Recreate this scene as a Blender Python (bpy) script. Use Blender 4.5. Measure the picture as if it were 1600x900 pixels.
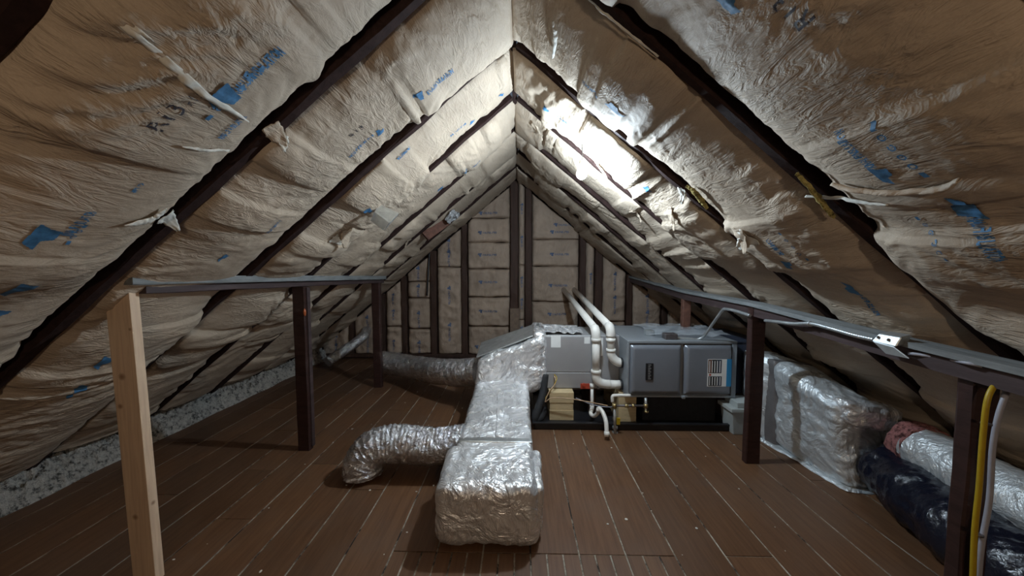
import bpy, bmesh, math, random
import numpy as np
from mathutils import Vector, Matrix

for o in list(bpy.data.objects): bpy.data.objects.remove(o)
scn = bpy.context.scene
COL = scn.collection
PI = math.pi

# ------------------------------------------------------------------ camera
CAMZ = 1.30; FPX = 560.0; HOR = 415.0; VPX = 812.0
PITCH = math.atan((450 - HOR) / FPX)
YAW = math.atan((VPX - 800) / FPX * math.cos(PITCH))
cam_d = bpy.data.cameras.new('camera'); cam = bpy.data.objects.new('camera', cam_d); COL.objects.link(cam)
cam_d.sensor_fit = 'HORIZONTAL'; cam_d.sensor_width = 36.0; cam_d.lens = FPX / 1600 * 36.0
cam_d.clip_start = 0.02; cam_d.clip_end = 100
cam.location = (0, 0, CAMZ); cam.rotation_euler = (PI / 2 - PITCH, 0, YAW)
scn.camera = cam

# ------------------------------------------------------------------ world, exposure
w = bpy.data.worlds.new('world'); scn.world = w; w.use_nodes = True
w.node_tree.nodes['Background'].inputs[0].default_value = (0.6, 0.7, 0.9, 1)
w.node_tree.nodes['Background'].inputs[1].default_value = 0.05
scn.view_settings.view_transform = 'Standard'; scn.view_settings.look = 'None'
scn.view_settings.gamma = 1.0; scn.view_settings.use_curve_mapping = False
scn.view_settings.exposure = 1.68

# bulb positions and powers (the emitting globes are built with their lamp holders below)
BULB = (0.385, 2.28, 1.868);  BULB_COL = (0.70, 0.86, 1.0);  BULB_E = 545.0
BULB2 = (0.25, -1.10, 1.45); BULB2_COL = (1.0, 0.78, 0.56); BULB2_E = 290.0

# ------------------------------------------------------------------ projection helper used to read the photo
def ray(px, py):
    c = Vector(((px - 800) / FPX, -(py - 450) / FPX, -1.0))
    return Matrix.Rotation(YAW, 3, 'Z') @ (Matrix.Rotation(PI / 2 - PITCH, 3, 'X') @ c)
def P(px, py, Y):
    d = ray(px, py); t = Y / d.y; return Vector((0, 0, CAMZ)) + d * t
RIDGE_X, RIDGE_Z, K = -0.036, 2.45, 0.84
PHI = math.atan(K)
def plane_z(x): return RIDGE_Z - K * abs(x - RIDGE_X)
def roofuv(px, py, b=0.05):
    d = ray(px, py); s = 1 if px > 806 else -1
    A = RIDGE_Z + s * K * RIDGE_X - b / math.cos(PHI)
    t = (A - CAMZ) / (K * s * d.x + d.z)
    p = Vector((0, 0, CAMZ)) + d * t
    return s, (abs(p.x - RIDGE_X) + b * math.sin(PHI)) / math.cos(PHI), p.y

# ------------------------------------------------------------------ numpy noise
def _h(ix, iy, iz, seed):
    h = (ix.astype(np.int64) * 374761393 + iy.astype(np.int64) * 668265263 + iz.astype(np.int64) * 2147483647 % 998244353 + seed * 974711) & 0xffffffff
    h = ((h ^ (h >> 13)) * 1274126177) & 0xffffffff
    h = ((h ^ (h >> 16)) * 2246822519) & 0xffffffff
    return h ^ (h >> 15)
def noise3(x, y, z=0.0, seed=0):
    x = np.asarray(x, float); y = np.asarray(y, float) + 0 * x; z = np.asarray(z, float) + 0 * x
    xi, yi, zi = np.floor(x), np.floor(y), np.floor(z)
    xf, yf, zf = x - xi, y - yi, z - zi
    f = lambda t: t * t * t * (t * (t * 6 - 15) + 10)
    u, v, ww = f(xf), f(yf), f(zf)
    def g(dx, dy, dz):
        h = _h(xi + dx, yi + dy, zi + dz, seed)
        a = (h & 1023) / 1023.0 * 2 * PI; c = ((h >> 10) & 1023) / 1023.0 * 2 - 1
        r = np.sqrt(1 - c * c)
        return r * np.cos(a) * (xf - dx) + r * np.sin(a) * (yf - dy) + c * (zf - dz)
    L = lambda a, b, t: a + (b - a) * t
    return 1.6 * L(L(L(g(0,0,0), g(1,0,0), u), L(g(0,1,0), g(1,1,0), u), v), L(L(g(0,0,1), g(1,0,1), u), L(g(0,1,1), g(1,1,1), u), v), ww)
def ridged(x, y, z=0.0, seed=0): return 1 - 2 * np.abs(noise3(x, y, z, seed))
def sstep(a, b, x):
    t = np.clip((x - a) / (b - a), 0, 1); return t * t * (3 - 2 * t)

# ------------------------------------------------------------------ object helpers
def link(o, parent=None):
    COL.objects.link(o)
    if parent: o.parent = parent
    return o
def tag(o, label=None, cat=None, group=None, kind=None):
    if label: o['label'] = label
    if cat: o['category'] = cat
    if group: o['group'] = group
    if kind: o['kind'] = kind
    return o
def empty(name, label, cat, loc=(0, 0, 0), group=None):
    o = bpy.data.objects.new(name, None); o.empty_display_size = 0.1; o.location = loc
    link(o); tag(o, label, cat, group); return o
def finish(me, mat, smooth):
    me.materials.append(mat)
    if smooth: me.polygons.foreach_set('use_smooth', np.ones(len(me.polygons), dtype=bool))
def grid_mesh(name, V, n, m, mat, uv=None, smooth=True, closed=False, keep=None):
    """V (n*m,3) as n rows of m; closed wraps the m direction."""
    me = bpy.data.meshes.new(name)
    i = np.arange(n - 1)[:, None]; j = np.arange(m if closed else m - 1)[None, :]
    j2 = (j + 1) % m
    F = np.stack([i * m + j, (i + 1) * m + j, (i + 1) * m + j2, i * m + j2], -1).reshape(-1, 4)
    if keep is not None: F = F[keep.reshape(-1)]
    me.vertices.add(len(V)); me.vertices.foreach_set('co', V.astype(np.float32).ravel())
    me.loops.add(F.size); me.loops.foreach_set('vertex_index', F.astype(np.int32).ravel())
    me.polygons.add(len(F)); me.polygons.foreach_set('loop_start', np.arange(0, F.size, 4, dtype=np.int32))
    me.update(calc_edges=True)
    if uv is not None:
        l = me.uv_layers.new(name='UVMap'); l.data.foreach_set('uv', uv[F.ravel()].astype(np.float32).ravel())
    finish(me, mat, smooth); me.validate(); return me
def obj(name, me, parent=None):
    o = bpy.data.objects.new(name, me); link(o, parent)
    if parent: o.matrix_parent_inverse = Matrix.Translation(-Vector(parent.location))
    return o
def bm_obj(name, bm, mat, parent=None, smooth=False):
    me = bpy.data.meshes.new(name); bmesh.ops.recalc_face_normals(bm, faces=bm.faces[:]); bm.to_mesh(me); bm.free(); finish(me, mat, smooth)
    return obj(name, me, parent)
def add_hexa(bm, pts, bevel=0.0, seg=1):
    """eight corners: bottom 4 (ccw) then top 4"""
    vs = [bm.verts.new(p) for p in pts]
    fs = [bm.faces.new([vs[k] for k in f]) for f in ((3,2,1,0),(4,5,6,7),(0,1,5,4),(1,2,6,5),(2,3,7,6),(3,0,4,7))]
    if bevel > 0:
        es = list({e for f in fs for e in f.edges})
        bmesh.ops.bevel(bm, geom=es, offset=bevel, segments=seg, profile=0.7, affect='EDGES')
def add_box(bm, x0, x1, y0, y1, z0, z1, bevel=0.0, seg=1):
    add_hexa(bm, [(x0,y0,z0),(x1,y0,z0),(x1,y1,z0),(x0,y1,z0),(x0,y0,z1),(x1,y0,z1),(x1,y1,z1),(x0,y1,z1)], bevel, seg)
def box(name, x0, x1, y0, y1, z0, z1, mat, parent=None, bevel=0.003, seg=1):
    bm = bmesh.new(); add_box(bm, x0, x1, y0, y1, z0, z1, bevel, seg); return bm_obj(name, bm, mat, parent)
def bar(name, a, b, wid, dep, mat, parent=None, bevel=0.003, upv=(0, 0, 1), rough=0.0, seed=0, seg=24):
    """a sawn timber from a to b, wid along the side axis, dep along upv, with slightly uneven faces"""
    a, b = Vector(a), Vector(b); d = b - a; L = d.length; d.normalize()
    up = Vector(upv); sd = d.cross(up).normalized(); up = sd.cross(d).normalized()
    t = np.linspace(0, 1, seg)
    c = min(wid, dep) * 0.1
    ring = [(-wid/2 + c, -dep/2), (wid/2 - c, -dep/2), (wid/2, -dep/2 + c), (wid/2, dep/2 - c), (wid/2 - c, dep/2), (-wid/2 + c, dep/2), (-wid/2, dep/2 - c), (-wid/2, -dep/2 + c)]
    V = []
    for q in t:
        for k, (x, y) in enumerate(ring):
            n = rough * float(noise3(q * L * 6, k * 3.1, seed * 1.7 + 0.3)); n2 = rough * float(noise3(q * L * 6 + 9, k * 3.1, seed * 1.7 + 0.3))
            V.append(tuple(a + d * (q * L) + sd * (x + n) + up * (y + n2)))
    bm = bmesh.new(); vs = [bm.verts.new(v) for v in V]
    for i in range(seg - 1):
        for k in range(8):
            bm.faces.new([vs[i*8+k], vs[i*8+(k+1)%8], vs[(i+1)*8+(k+1)%8], vs[(i+1)*8+k]])
    bm.faces.new(vs[:8]); bm.faces.new(vs[-8:])
    return bm_obj(name, bm, mat, parent)
def smooth_path(pts, n):
    pts = [np.array(p, float) for p in pts]; pts = [2*pts[0]-pts[1]] + pts + [2*pts[-1]-pts[-2]]
    out = []; segs = len(pts) - 3
    for i in range(n):
        s = i / (n - 1) * segs; k = min(int(s), segs - 1); t = s - k
        a, b, c, d = pts[k:k+4]
        out.append(0.5 * (2*b + (c-a)*t + (2*a-5*b+4*c-d)*t*t + (-a+3*b-3*c+d)*t**3))
    return np.array(out)
def tube(name, pts, r, mat, parent=None, n=None, m=12, smoothp=True, rfun=None, cap=True, spacing=0.02, anis=None):
    raw = [np.array(p, float) for p in pts]
    L = sum(np.linalg.norm(raw[i+1]-raw[i]) for i in range(len(raw)-1))
    if smoothp and len(pts) > 2:
        n = n or max(8, int(L / spacing)); C = smooth_path(pts, n)
    else:
        if n is None or n <= len(raw): C = np.array(raw); n = len(raw)
        else:
            C = np.array([raw[0] + (raw[-1]-raw[0]) * i/(n-1) for i in range(n)])
    T = np.gradient(C, axis=0); T /= np.linalg.norm(T, axis=1)[:, None] + 1e-9
    N = np.zeros_like(T); u = np.array([0, 0, 1.0])
    if abs(T[0] @ u) > 0.9: u = np.array([1.0, 0, 0])
    nn = np.cross(T[0], u); nn /= np.linalg.norm(nn)
    for i in range(n):
        nn = nn - T[i] * (nn @ T[i]); nn /= np.linalg.norm(nn); N[i] = nn
    B = np.cross(T, N)
    s = np.concatenate([[0], np.cumsum(np.linalg.norm(np.diff(C, axis=0), axis=1))])
    a = np.linspace(0, 2*PI, m, endpoint=False)
    S, A_ = np.meshgrid(s, a, indexing='ij')
    R = np.full_like(S, r) if rfun is None else rfun(S, A_, r)
    V = C[:, None, :] + (np.cos(A_)[..., None] * N[:, None, :] + np.sin(A_)[..., None] * B[:, None, :]) * R[..., None]
    if anis is not None: V = anis(V)
    UV = np.stack([S, A_ * r], -1).reshape(-1, 2)
    me = grid_mesh(name, V.reshape(-1, 3), n, m, mat, UV, closed=True)
    if cap:
        bm = bmesh.new(); bm.from_mesh(me); bm.verts.ensure_lookup_table()
        for rr in (range(m), range((n-1)*m, n*m)):
            try:
                f = bm.faces.new([bm.verts[k] for k in rr]); f.smooth = False
            except ValueError: pass
        bmesh.ops.recalc_face_normals(bm, faces=bm.faces[:]); bm.to_mesh(me); bm.free()
    return obj(name, me, parent)
def blob_box(name, corners, mat, parent=None, nsub=28, amp=0.012, freq=9.0, rnd=0.04, seed=0, stretch=(1, 1, 1), smooth=True, extra=None):
    """soft wrapped box: hexahedron by 8 corners, subdivided, corners rounded, crumpled along normals"""
    c = np.array(corners, float)
    n = nsub; bm = bmesh.new(); faces = []
    idx = {}
    def vert(i, j, k):
        key = (i, j, k)
        if key not in idx: idx[key] = bm.verts.new((i / n, j / n, k / n))
        return idx[key]
    for i in range(n):
        for j in range(n):
            bm.faces.new((vert(i,j,0), vert(i,j+1,0), vert(i+1,j+1,0), vert(i+1,j,0)))
            bm.faces.new((vert(i,j,n), vert(i+1,j,n), vert(i+1,j+1,n), vert(i,j+1,n)))
            bm.faces.new((vert(i,0,j), vert(i+1,0,j), vert(i+1,0,j+1), vert(i,0,j+1)))
            bm.faces.new((vert(i,n,j), vert(i,n,j+1), vert(i+1,n,j+1), vert(i+1,n,j)))
            bm.faces.new((vert(0,i,j), vert(0,i,j+1), vert(0,i+1,j+1), vert(0,i+1,j)))
            bm.faces.new((vert(n,i,j), vert(n,i+1,j), vert(n,i+1,j+1), vert(n,i,j+1)))
    Q = np.array([v.co[:] for v in bm.verts])
    dims = np.array([np.linalg.norm(c[1]-c[0]), np.linalg.norm(c[3]-c[0]), np.linalg.norm(c[4]-c[0])])
    # rounding in metric space
    M = Q * dims; lo = np.full(3, rnd); hi = dims - rnd; core = np.clip(M, np.minimum(lo, dims/2), np.maximum(hi, dims/2))
    dv = M - core; ln = np.linalg.norm(dv, axis=1)[:, None]; Nn = dv / np.maximum(ln, 1e-6)
    M = core + Nn * np.minimum(ln, rnd); Q2 = M / dims
    u, v, w_ = Q2[:, 0:1], Q2[:, 1:2], Q2[:, 2:3]
    W = ((1-u)*(1-v)*(1-w_)*c[0] + u*(1-v)*(1-w_)*c[1] + u*v*(1-w_)*c[2] + (1-u)*v*(1-w_)*c[3] + (1-u)*(1-v)*w_*c[4] + u*(1-v)*w_*c[5] + u*v*w_*c[6] + (1-u)*v*w_*c[7])
    st = np.array(stretch)
    X = W * freq * st
    d = amp * (noise3(X[:,0]*.35, X[:,1]*.35, X[:,2]*.35, seed) * 1.3 + 0.55 * ridged(X[:,0], X[:,1], X[:,2], seed+1) + 0.35 * ridged(X[:,0]*2.1, X[:,1]*2.1, X[:,2]*2.1, seed+2) - 0.4)
    if extra is not None: d = d + extra(Q2, W)
    ex = (c[1]-c[0])/dims[0]; ey = (c[3]-c[0])/dims[1]; ez = (c[4]-c[0])/dims[2]
    ND = Nn[:, 0:1]*ex + Nn[:, 1:2]*ey + Nn[:, 2:3]*ez
    W = W + ND * d[:, None]
    for v_, p in zip(bm.verts, W): v_.co = p
    bmesh.ops.recalc_face_normals(bm, faces=bm.faces[:])
    return bm_obj(name, bm, mat, parent, smooth)
def hexa8(x0, x1, y0, y1, z0, z1): return [(x0,y0,z0),(x1,y0,z0),(x1,y1,z0),(x0,y1,z0),(x0,y0,z1),(x1,y0,z1),(x1,y1,z1),(x0,y1,z1)]

# ------------------------------------------------------------------ materials
def new_mat(name):
    m = bpy.data.materials.new(name); m.use_nodes = True; nt = m.node_tree
    return m, nt, nt.nodes['Principled BSDF']
def nz(nt, coord, scale, detail=4, rough=0.55, stretch=(1, 1, 1), dist=0.0):
    mp = nt.nodes.new('ShaderNodeMapping'); mp.inputs['Scale'].default_value = stretch
    nt.links.new(coord, mp.inputs[0])
    n = nt.nodes.new('ShaderNodeTexNoise'); n.inputs['Scale'].default_value = scale; n.inputs['Detail'].default_value = detail
    n.inputs['Roughness'].default_value = rough; n.inputs['Distortion'].default_value = dist
    nt.links.new(mp.outputs[0], n.inputs['Vector']); return n.outputs[0]
def ramp(nt, fac, stops):
    r = nt.nodes.new('ShaderNodeValToRGB'); e = r.color_ramp.elements
    e[0].position = stops[0][0]; e[0].color = (*stops[0][1], 1); e[1].position = stops[-1][0]; e[1].color = (*stops[-1][1], 1)
    for p, c in stops[1:-1]:
        k = e.new(p); k.color = (*c, 1)
    nt.links.new(fac, r.inputs[0]); return r.outputs[0]
def bump(nt, h, strength, dist=0.005, prev=None):
    b = nt.nodes.new('ShaderNodeBump'); b.inputs['Strength'].default_value = strength; b.inputs['Distance'].default_value = dist
    nt.links.new(h, b.inputs['Height'])
    if prev is not None: nt.links.new(prev, b.inputs['Normal'])
    return b.outputs[0]
def mix(nt, fac, a, b, mode='MIX'):
    m = nt.nodes.new('ShaderNodeMix'); m.data_type = 'RGBA'; m.blend_type = mode
    for s, v in ((0, fac), (6, a), (7, b)):
        if isinstance(v, (int, float)): m.inputs[s].default_value = v
        elif isinstance(v, tuple): m.inputs[s].default_value = (*v, 1)
        else: nt.links.new(v, m.inputs[s])
    return m.outputs[2]
def coords(nt, kind='Object'):
    return nt.nodes.new('ShaderNodeTexCoord').outputs[kind]
def simple(name, c, rough=0.6, metal=0.0, var=0.15, scale=12, bmp=0.1, stretch=(1, 1, 1), spec=None):
    m, nt, b = new_mat(name); co = coords(nt)
    n = nz(nt, co, scale, 5, 0.6, stretch)
    lo = tuple(x * (1 - var) for x in c); hi = tuple(min(1, x * (1 + var)) for x in c)
    nt.links.new(ramp(nt, n, [(0.3, lo), (0.7, hi)]), b.inputs['Base Color'])
    b.inputs['Roughness'].default_value = rough; b.inputs['Metallic'].default_value = metal
    if spec is not None: b.inputs['Specular IOR Level'].default_value = spec
    if bmp: nt.links.new(bump(nt, nz(nt, co, scale * 3, 5, 0.6, stretch), bmp), b.inputs['Normal'])
    return m
def paper_mat(name, base, seam=(1, 1, 1)):
    m, nt, b = new_mat(name); uv = coords(nt, 'UV'); ob = coords(nt)
    n1 = nz(nt, ob, 2.2, 4, 0.5); n2 = nz(nt, uv, 9, 5, 0.65, (1.0, 0.35, 1)); n3 = nz(nt, ob, 220, 2, 0.6)
    c = ramp(nt, n1, [(0.3, tuple(x * 0.86 for x in base)), (0.7, tuple(min(1, x * 1.12) for x in base))])
    c = mix(nt, 0.35, c, ramp(nt, n2, [(0.3, (0.72, 0.68, 0.62)), (0.62, (1, 1, 1))]), 'MULTIPLY')
    c = mix(nt, 0.25, c, ramp(nt, n3, [(0.35, (0.75, 0.75, 0.75)), (0.65, (1, 1, 1))]), 'MULTIPLY')
    nt.links.new(c, b.inputs['Base Color'])
    b.inputs['Roughness'].default_value = 0.72; b.inputs['Specular IOR Level'].default_value = 0.25
    def crease(scale, st, dist):
        q = nz(nt, uv, scale, 4, 0.6, st, dist)
        m1 = nt.nodes.new('ShaderNodeMath'); m1.operation = 'SUBTRACT'; nt.links.new(q, m1.inputs[0]); m1.inputs[1].default_value = 0.5
        m2 = nt.nodes.new('ShaderNodeMath'); m2.operation = 'ABSOLUTE'; nt.links.new(m1.outputs[0], m2.inputs[0]); return m2.outputs[0]
    patch = nz(nt, ob, 2.6, 3, 0.5); pf = ramp(nt, patch, [(0.38, (0.12,) * 3), (0.62, (1, 1, 1))])
    def masked(h):
        mm = nt.nodes.new('ShaderNodeMath'); mm.operation = 'MULTIPLY'; nt.links.new(h, mm.inputs[0]); nt.links.new(pf, mm.inputs[1]); return mm.outputs[0]
    h1 = masked(crease(11, (2.0, 0.55, 1), 1.2)); h1b = masked(crease(26, (1.6, 0.6, 1), 0.8)); h2 = nz(nt, ob, 46, 4, 0.65)
    nn = bump(nt, h1, 0.55, 0.042); nn = bump(nt, h1b, 0.28, 0.02, nn); nn = bump(nt, h2, 0.30, 0.003, nn)
    nt.links.new(nn, b.inputs['Normal']); return m
def dark_wood(name, c, rough=0.6, axis=(1, 1, 0.08), wear=0.25):
    m, nt, b = new_mat(name); co = coords(nt)
    g = nz(nt, co, 34, 6, 0.65, axis, 0.4); d = nz(nt, co, 7, 5, 0.7)
    col = ramp(nt, g, [(0.25, tuple(x * 0.55 for x in c)), (0.75, tuple(x * 1.35 for x in c))])
    col = mix(nt, ramp(nt, d, [(0.60, (0, 0, 0)), (0.78, (wear,) * 3)]), col, (0.20, 0.16, 0.14))
    nt.links.new(col, b.inputs['Base Color']); b.inputs['Roughness'].default_value = rough; b.inputs['Specular IOR Level'].default_value = 0.12 if rough > 0.8 else 0.4
    nt.links.new(bump(nt, g, 0.4, 0.004), b.inputs['Normal']); return m
def foil_mat(name, c=(0.92, 0.92, 0.93), rough=0.25, bscale=7, bs=0.62, dist=0.022, metal=0.62):
    m, nt, b = new_mat(name); co = coords(nt)
    n0 = nz(nt, co, 5, 4, 0.6); patch = nz(nt, co, 4.5, 3, 0.5)
    big = nz(nt, co, bscale, 5, 0.55, (1, 1, 1), 1.4)
    ab = nt.nodes.new('ShaderNodeMath'); ab.operation = 'SUBTRACT'; nt.links.new(big, ab.inputs[0]); ab.inputs[1].default_value = 0.5
    ab2 = nt.nodes.new('ShaderNodeMath'); ab2.operation = 'ABSOLUTE'; nt.links.new(ab.outputs[0], ab2.inputs[0])      # creases
    fine = nz(nt, co, 60, 5, 0.7, (1, 1, 0.6), 1.0)
    pm = nt.nodes.new('ShaderNodeMath'); pm.operation = 'MULTIPLY'; nt.links.new(ab2.outputs[0], pm.inputs[0]); pm.inputs[1].default_value = 1.0
    nn = bump(nt, pm.outputs[0], bs, dist * 3); nn = bump(nt, fine, bs * 0.6, dist * 0.25, nn)
    nt.links.new(nn, b.inputs['Normal'])
    nt.links.new(ramp(nt, n0, [(0.3, tuple(x * 0.85 for x in c)), (0.7, c)]), b.inputs['Base Color'])
    nt.links.new(ramp(nt, patch, [(0.35, (rough * 0.7,) * 3), (0.65, (rough * 1.5,) * 3)]), b.inputs['Roughness'])
    b.inputs['Metallic'].default_value = metal; return m
def floor_mat():
    m, nt, b = new_mat('painted_boards'); co = coords(nt, 'Object')
    oi = nt.nodes.new('ShaderNodeObjectInfo').outputs['Random']
    g = nz(nt, co, 9, 6, 0.6, (6, 0.35, 1), 0.5); d = nz(nt, co, 2.3, 6, 0.7); s = nz(nt, co, 46, 3, 0.7)
    c = ramp(nt, g, [(0.25, (0.085, 0.038, 0.018)), (0.5, (0.125, 0.060, 0.029)), (0.8, (0.165, 0.084, 0.042))])
    c = mix(nt, ramp(nt, d, [(0.45, (0, 0, 0)), (0.75, (0.5,) * 3)]), c, (0.125, 0.085, 0.060))
    c = mix(nt, ramp(nt, s, [(0.70, (0, 0, 0)), (0.78, (0.30,) * 3)]), c, (0.30, 0.26, 0.22))
    hv = nt.nodes.new('ShaderNodeHueSaturation'); nt.links.new(c, hv.inputs['Color'])
    mr = nt.nodes.new('ShaderNodeMapRange'); nt.links.new(oi, mr.inputs[0]); mr.inputs[3].default_value = 0.85; mr.inputs[4].default_value = 1.18
    nt.links.new(mr.outputs[0], hv.inputs['Value']); nt.links.new(hv.outputs[0], b.inputs['Base Color'])
    nt.links.new(ramp(nt, d, [(0.3, (0.36,) * 3), (0.7, (0.60,) * 3)]), b.inputs['Roughness'])
    b.inputs['Specular IOR Level'].default_value = 0.35
    nt.links.new(bump(nt, g, 0.12, 0.003), b.inputs['Normal']); return m
def grit_mat():
    m, nt, b = new_mat('seam_grit'); co = coords(nt, 'Object')
    n = nz(nt, co, 5, 6, 0.75, (1, 0.7, 1)); s = nz(nt, co, 60, 3, 0.7)
    c = ramp(nt, n, [(0.42, (0.02, 0.015, 0.012)), (0.50, (0.32, 0.28, 0.22)), (0.7, (0.62, 0.57, 0.48))])
    c = mix(nt, 0.5, c, ramp(nt, s, [(0.35, (0.3, 0.3, 0.3)), (0.6, (1, 1, 1))]), 'MULTIPLY')
    nt.links.new(c, b.inputs['Base Color']); b.inputs['Roughness'].default_value = 0.9; return m
def fluff_mat(name, c):
    m, nt, b = new_mat(name); co = coords(nt)
    n = nz(nt, co, 26, 6, 0.75); k = nz(nt, co, 70, 4, 0.7)
    nt.links.new(ramp(nt, n, [(0.38, tuple(x * 0.18 for x in c)), (0.5, c), (0.7, tuple(min(1, x * 1.25) for x in c))]), b.inputs['Base Color'])  # dips between clumps painted darker, shading the gaps in the colour
    b.inputs['Roughness'].default_value = 0.95; b.inputs['Specular IOR Level'].default_value = 0.1
    nt.links.new(bump(nt, k, 1.0, 0.02, bump(nt, n, 1.0, 0.03)), b.inputs['Normal']); return m
def lumber_mat():
    m, nt, b = new_mat('new_lumber'); co = coords(nt)
    g = nz(nt, co, 22, 5, 0.6, (2.5, 2.5, 0.12), 0.8); d = nz(nt, co, 3, 4, 0.6)
    c = ramp(nt, g, [(0.25, (0.56, 0.39, 0.27)), (0.55, (0.72, 0.54, 0.38)), (0.8, (0.80, 0.63, 0.46))])
    c = mix(nt, 0.3, c, ramp(nt, d, [(0.3, (0.7, 0.6, 0.5)), (0.7, (1, 1, 1))]), 'MULTIPLY')
    for kz, kx, ky, r in ((0.86, -1.575, 1.36, 0.016), (0.74, -1.59, 1.36, 0.012), (0.33, -1.50, 1.38, 0.010), (1.05, -1.53, 1.36, 0.007), (0.28, -1.56, 1.36, 0.013)):
        vm = nt.nodes.new('ShaderNodeVectorMath'); vm.operation = 'DISTANCE'; nt.links.new(co, vm.inputs[0]); vm.inputs[1].default_value = (kx, ky, kz)
        f = ramp(nt, vm.outputs['Value'], [(0.0, (0.85,) * 3), (r * 0.45, (0.7,) * 3), (r * 1.1, (0, 0, 0))])
        c = mix(nt, f, c, (0.20, 0.09, 0.04))
    nt.links.new(c, b.inputs['Base Color']); b.inputs['Roughness'].default_value = 0.6
    nt.links.new(bump(nt, g, 0.15, 0.002), b.inputs['Normal']); return m
def emit_mat(name, col, e):
    m, nt, b = new_mat(name); b.inputs['Base Color'].default_value = (1, 1, 1, 1)
    b.inputs['Emission Color'].default_value = (*col, 1); b.inputs['Emission Strength'].default_value = e; return m

M = {}
M['paper'] = paper_mat('kraft_paper', (0.475, 0.385, 0.295))
M['paper_brown'] = paper_mat('kraft_paper_gable', (0.46, 0.355, 0.275))
M['paper_pale'] = simple('torn_paper', (0.62, 0.60, 0.54), 0.8, 0, 0.15, 20, 0.2)
M['blue_ink'] = simple('blue_ink', (0.045, 0.16, 0.32), 0.7, 0, 0.35, 60, 0.0)
M['black_ink'] = simple('black_ink', (0.035, 0.03, 0.04), 0.7, 0, 0.3, 60, 0.0)
M['rafter'] = dark_wood('rafter_wood', (0.030, 0.016, 0.014), 0.9, (1, 1, 1), 0.15)
M['deck'] = dark_wood('deck_boards', (0.030, 0.020, 0.017), 0.9, (0.3, 1, 1), 0.2)
M['stud'] = dark_wood('stud_wood', (0.060, 0.030, 0.020), 0.7, (1, 1, 0.08), 0.2)
M['post'] = dark_wood('painted_post', (0.040, 0.018, 0.015), 0.42, (0.3, 0.3, 1.3), 0.3)
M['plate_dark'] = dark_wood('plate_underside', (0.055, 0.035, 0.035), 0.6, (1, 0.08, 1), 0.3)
M['plate_dusty'] = dark_wood('dusty_plate', (0.19, 0.20, 0.20), 0.75, (1, 0.15, 1), 0.2)
M['board'] = floor_mat(); M['grit'] = grit_mat()
M['fluff'] = fluff_mat('blown_fluff', (0.66, 0.63, 0.58)); M['faint_ink'] = simple('faint_ink', (0.10, 0.14, 0.24), 0.7, 0, 0.3, 60, 0); M['white_fluff'] = fluff_mat('white_fluff', (0.75, 0.76, 0.78))
M['yellow_fluff'] = fluff_mat('yellow_fluff', (0.62, 0.50, 0.18)); M['pink'] = fluff_mat('pink_fluff', (0.60, 0.26, 0.24))
M['lumber'] = lumber_mat()
M['block'] = simple('block_wood', (0.55, 0.42, 0.24), 0.65, 0, 0.15, 14, 0.15, (1, 1, 6))
M['foil'] = foil_mat('foil_wrap'); M['foil_flex'] = foil_mat('flex_foil', (0.80, 0.81, 0.85), 0.20, 20, 0.8, 0.014, 0.92)
M['foil_dull'] = foil_mat('return_foil', (0.78, 0.82, 0.84), 0.34, 5, 0.5, 0.03, 0.55)
M['galv'] = simple('galvanised', (0.55, 0.58, 0.59), 0.38, 0.8, 0.2, 18, 0.05)
M['galv_tape'] = simple('foil_tape', (0.70, 0.74, 0.75), 0.30, 0.85, 0.1, 30, 0.25)
M['furnace'] = simple('furnace_grey', (0.31, 0.335, 0.36), 0.38, 0.3, 0.06, 5, 0.0)
M['door'] = simple('furnace_door', (0.22, 0.235, 0.265), 0.34, 0.3, 0.05, 5, 0.0)
M['coil'] = simple('coil_grey', (0.36, 0.355, 0.36), 0.5, 0.35, 0.06, 5, 0.0)
M['navy'] = simple('return_plate', (0.045, 0.055, 0.085), 0.5, 0.2, 0.1, 6, 0.0)
M['black'] = simple('black_plastic', (0.012, 0.012, 0.014), 0.4, 0, 0.2, 20, 0.05)
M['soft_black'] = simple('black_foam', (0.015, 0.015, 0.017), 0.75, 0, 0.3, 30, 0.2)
M['pvc'] = simple('pvc', (0.74, 0.71, 0.66), 0.4, 0, 0.06, 8, 0.0)
M['white'] = simple('white_label', (0.75, 0.75, 0.73), 0.55, 0, 0.05, 10, 0.0)
M['bin'] = simple('bin_plastic', (0.42, 0.44, 0.42), 0.45, 0, 0.08, 6, 0.0)
M['red'] = simple('red_plastic', (0.45, 0.06, 0.03), 0.45, 0, 0.1, 20, 0)
M['sticker_blue'] = simple('sticker_blue', (0.02, 0.22, 0.45), 0.4, 0, 0.05, 10, 0)
M['brass'] = simple('brass', (0.50, 0.38, 0.18), 0.35, 0.9, 0.2, 30, 0.05)
M['iron'] = simple('iron_pipe', (0.16, 0.14, 0.14), 0.45, 0.7, 0.3, 30, 0.1)
M['yellow'] = simple('yellow_jacket', (0.40, 0.27, 0.01), 0.45, 0, 0.1, 20, 0.0)
M['white_cable'] = simple('white_jacket', (0.33, 0.33, 0.38), 0.5, 0, 0.08, 20, 0.0)
M['rust'] = simple('rusty_wood', (0.13, 0.055, 0.036), 0.7, 0, 0.4, 20, 0.3)
M['copper'] = simple('thermostat_wire', (0.45, 0.30, 0.18), 0.5, 0, 0.2, 20, 0)
M['block_dark'] = simple('weathered_block', (0.20, 0.14, 0.10), 0.8, 0, 0.3, 20, 0.3)
M['porcelain'] = simple('porcelain', (0.7, 0.7, 0.66), 0.3, 0, 0.03, 5, 0)
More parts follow.
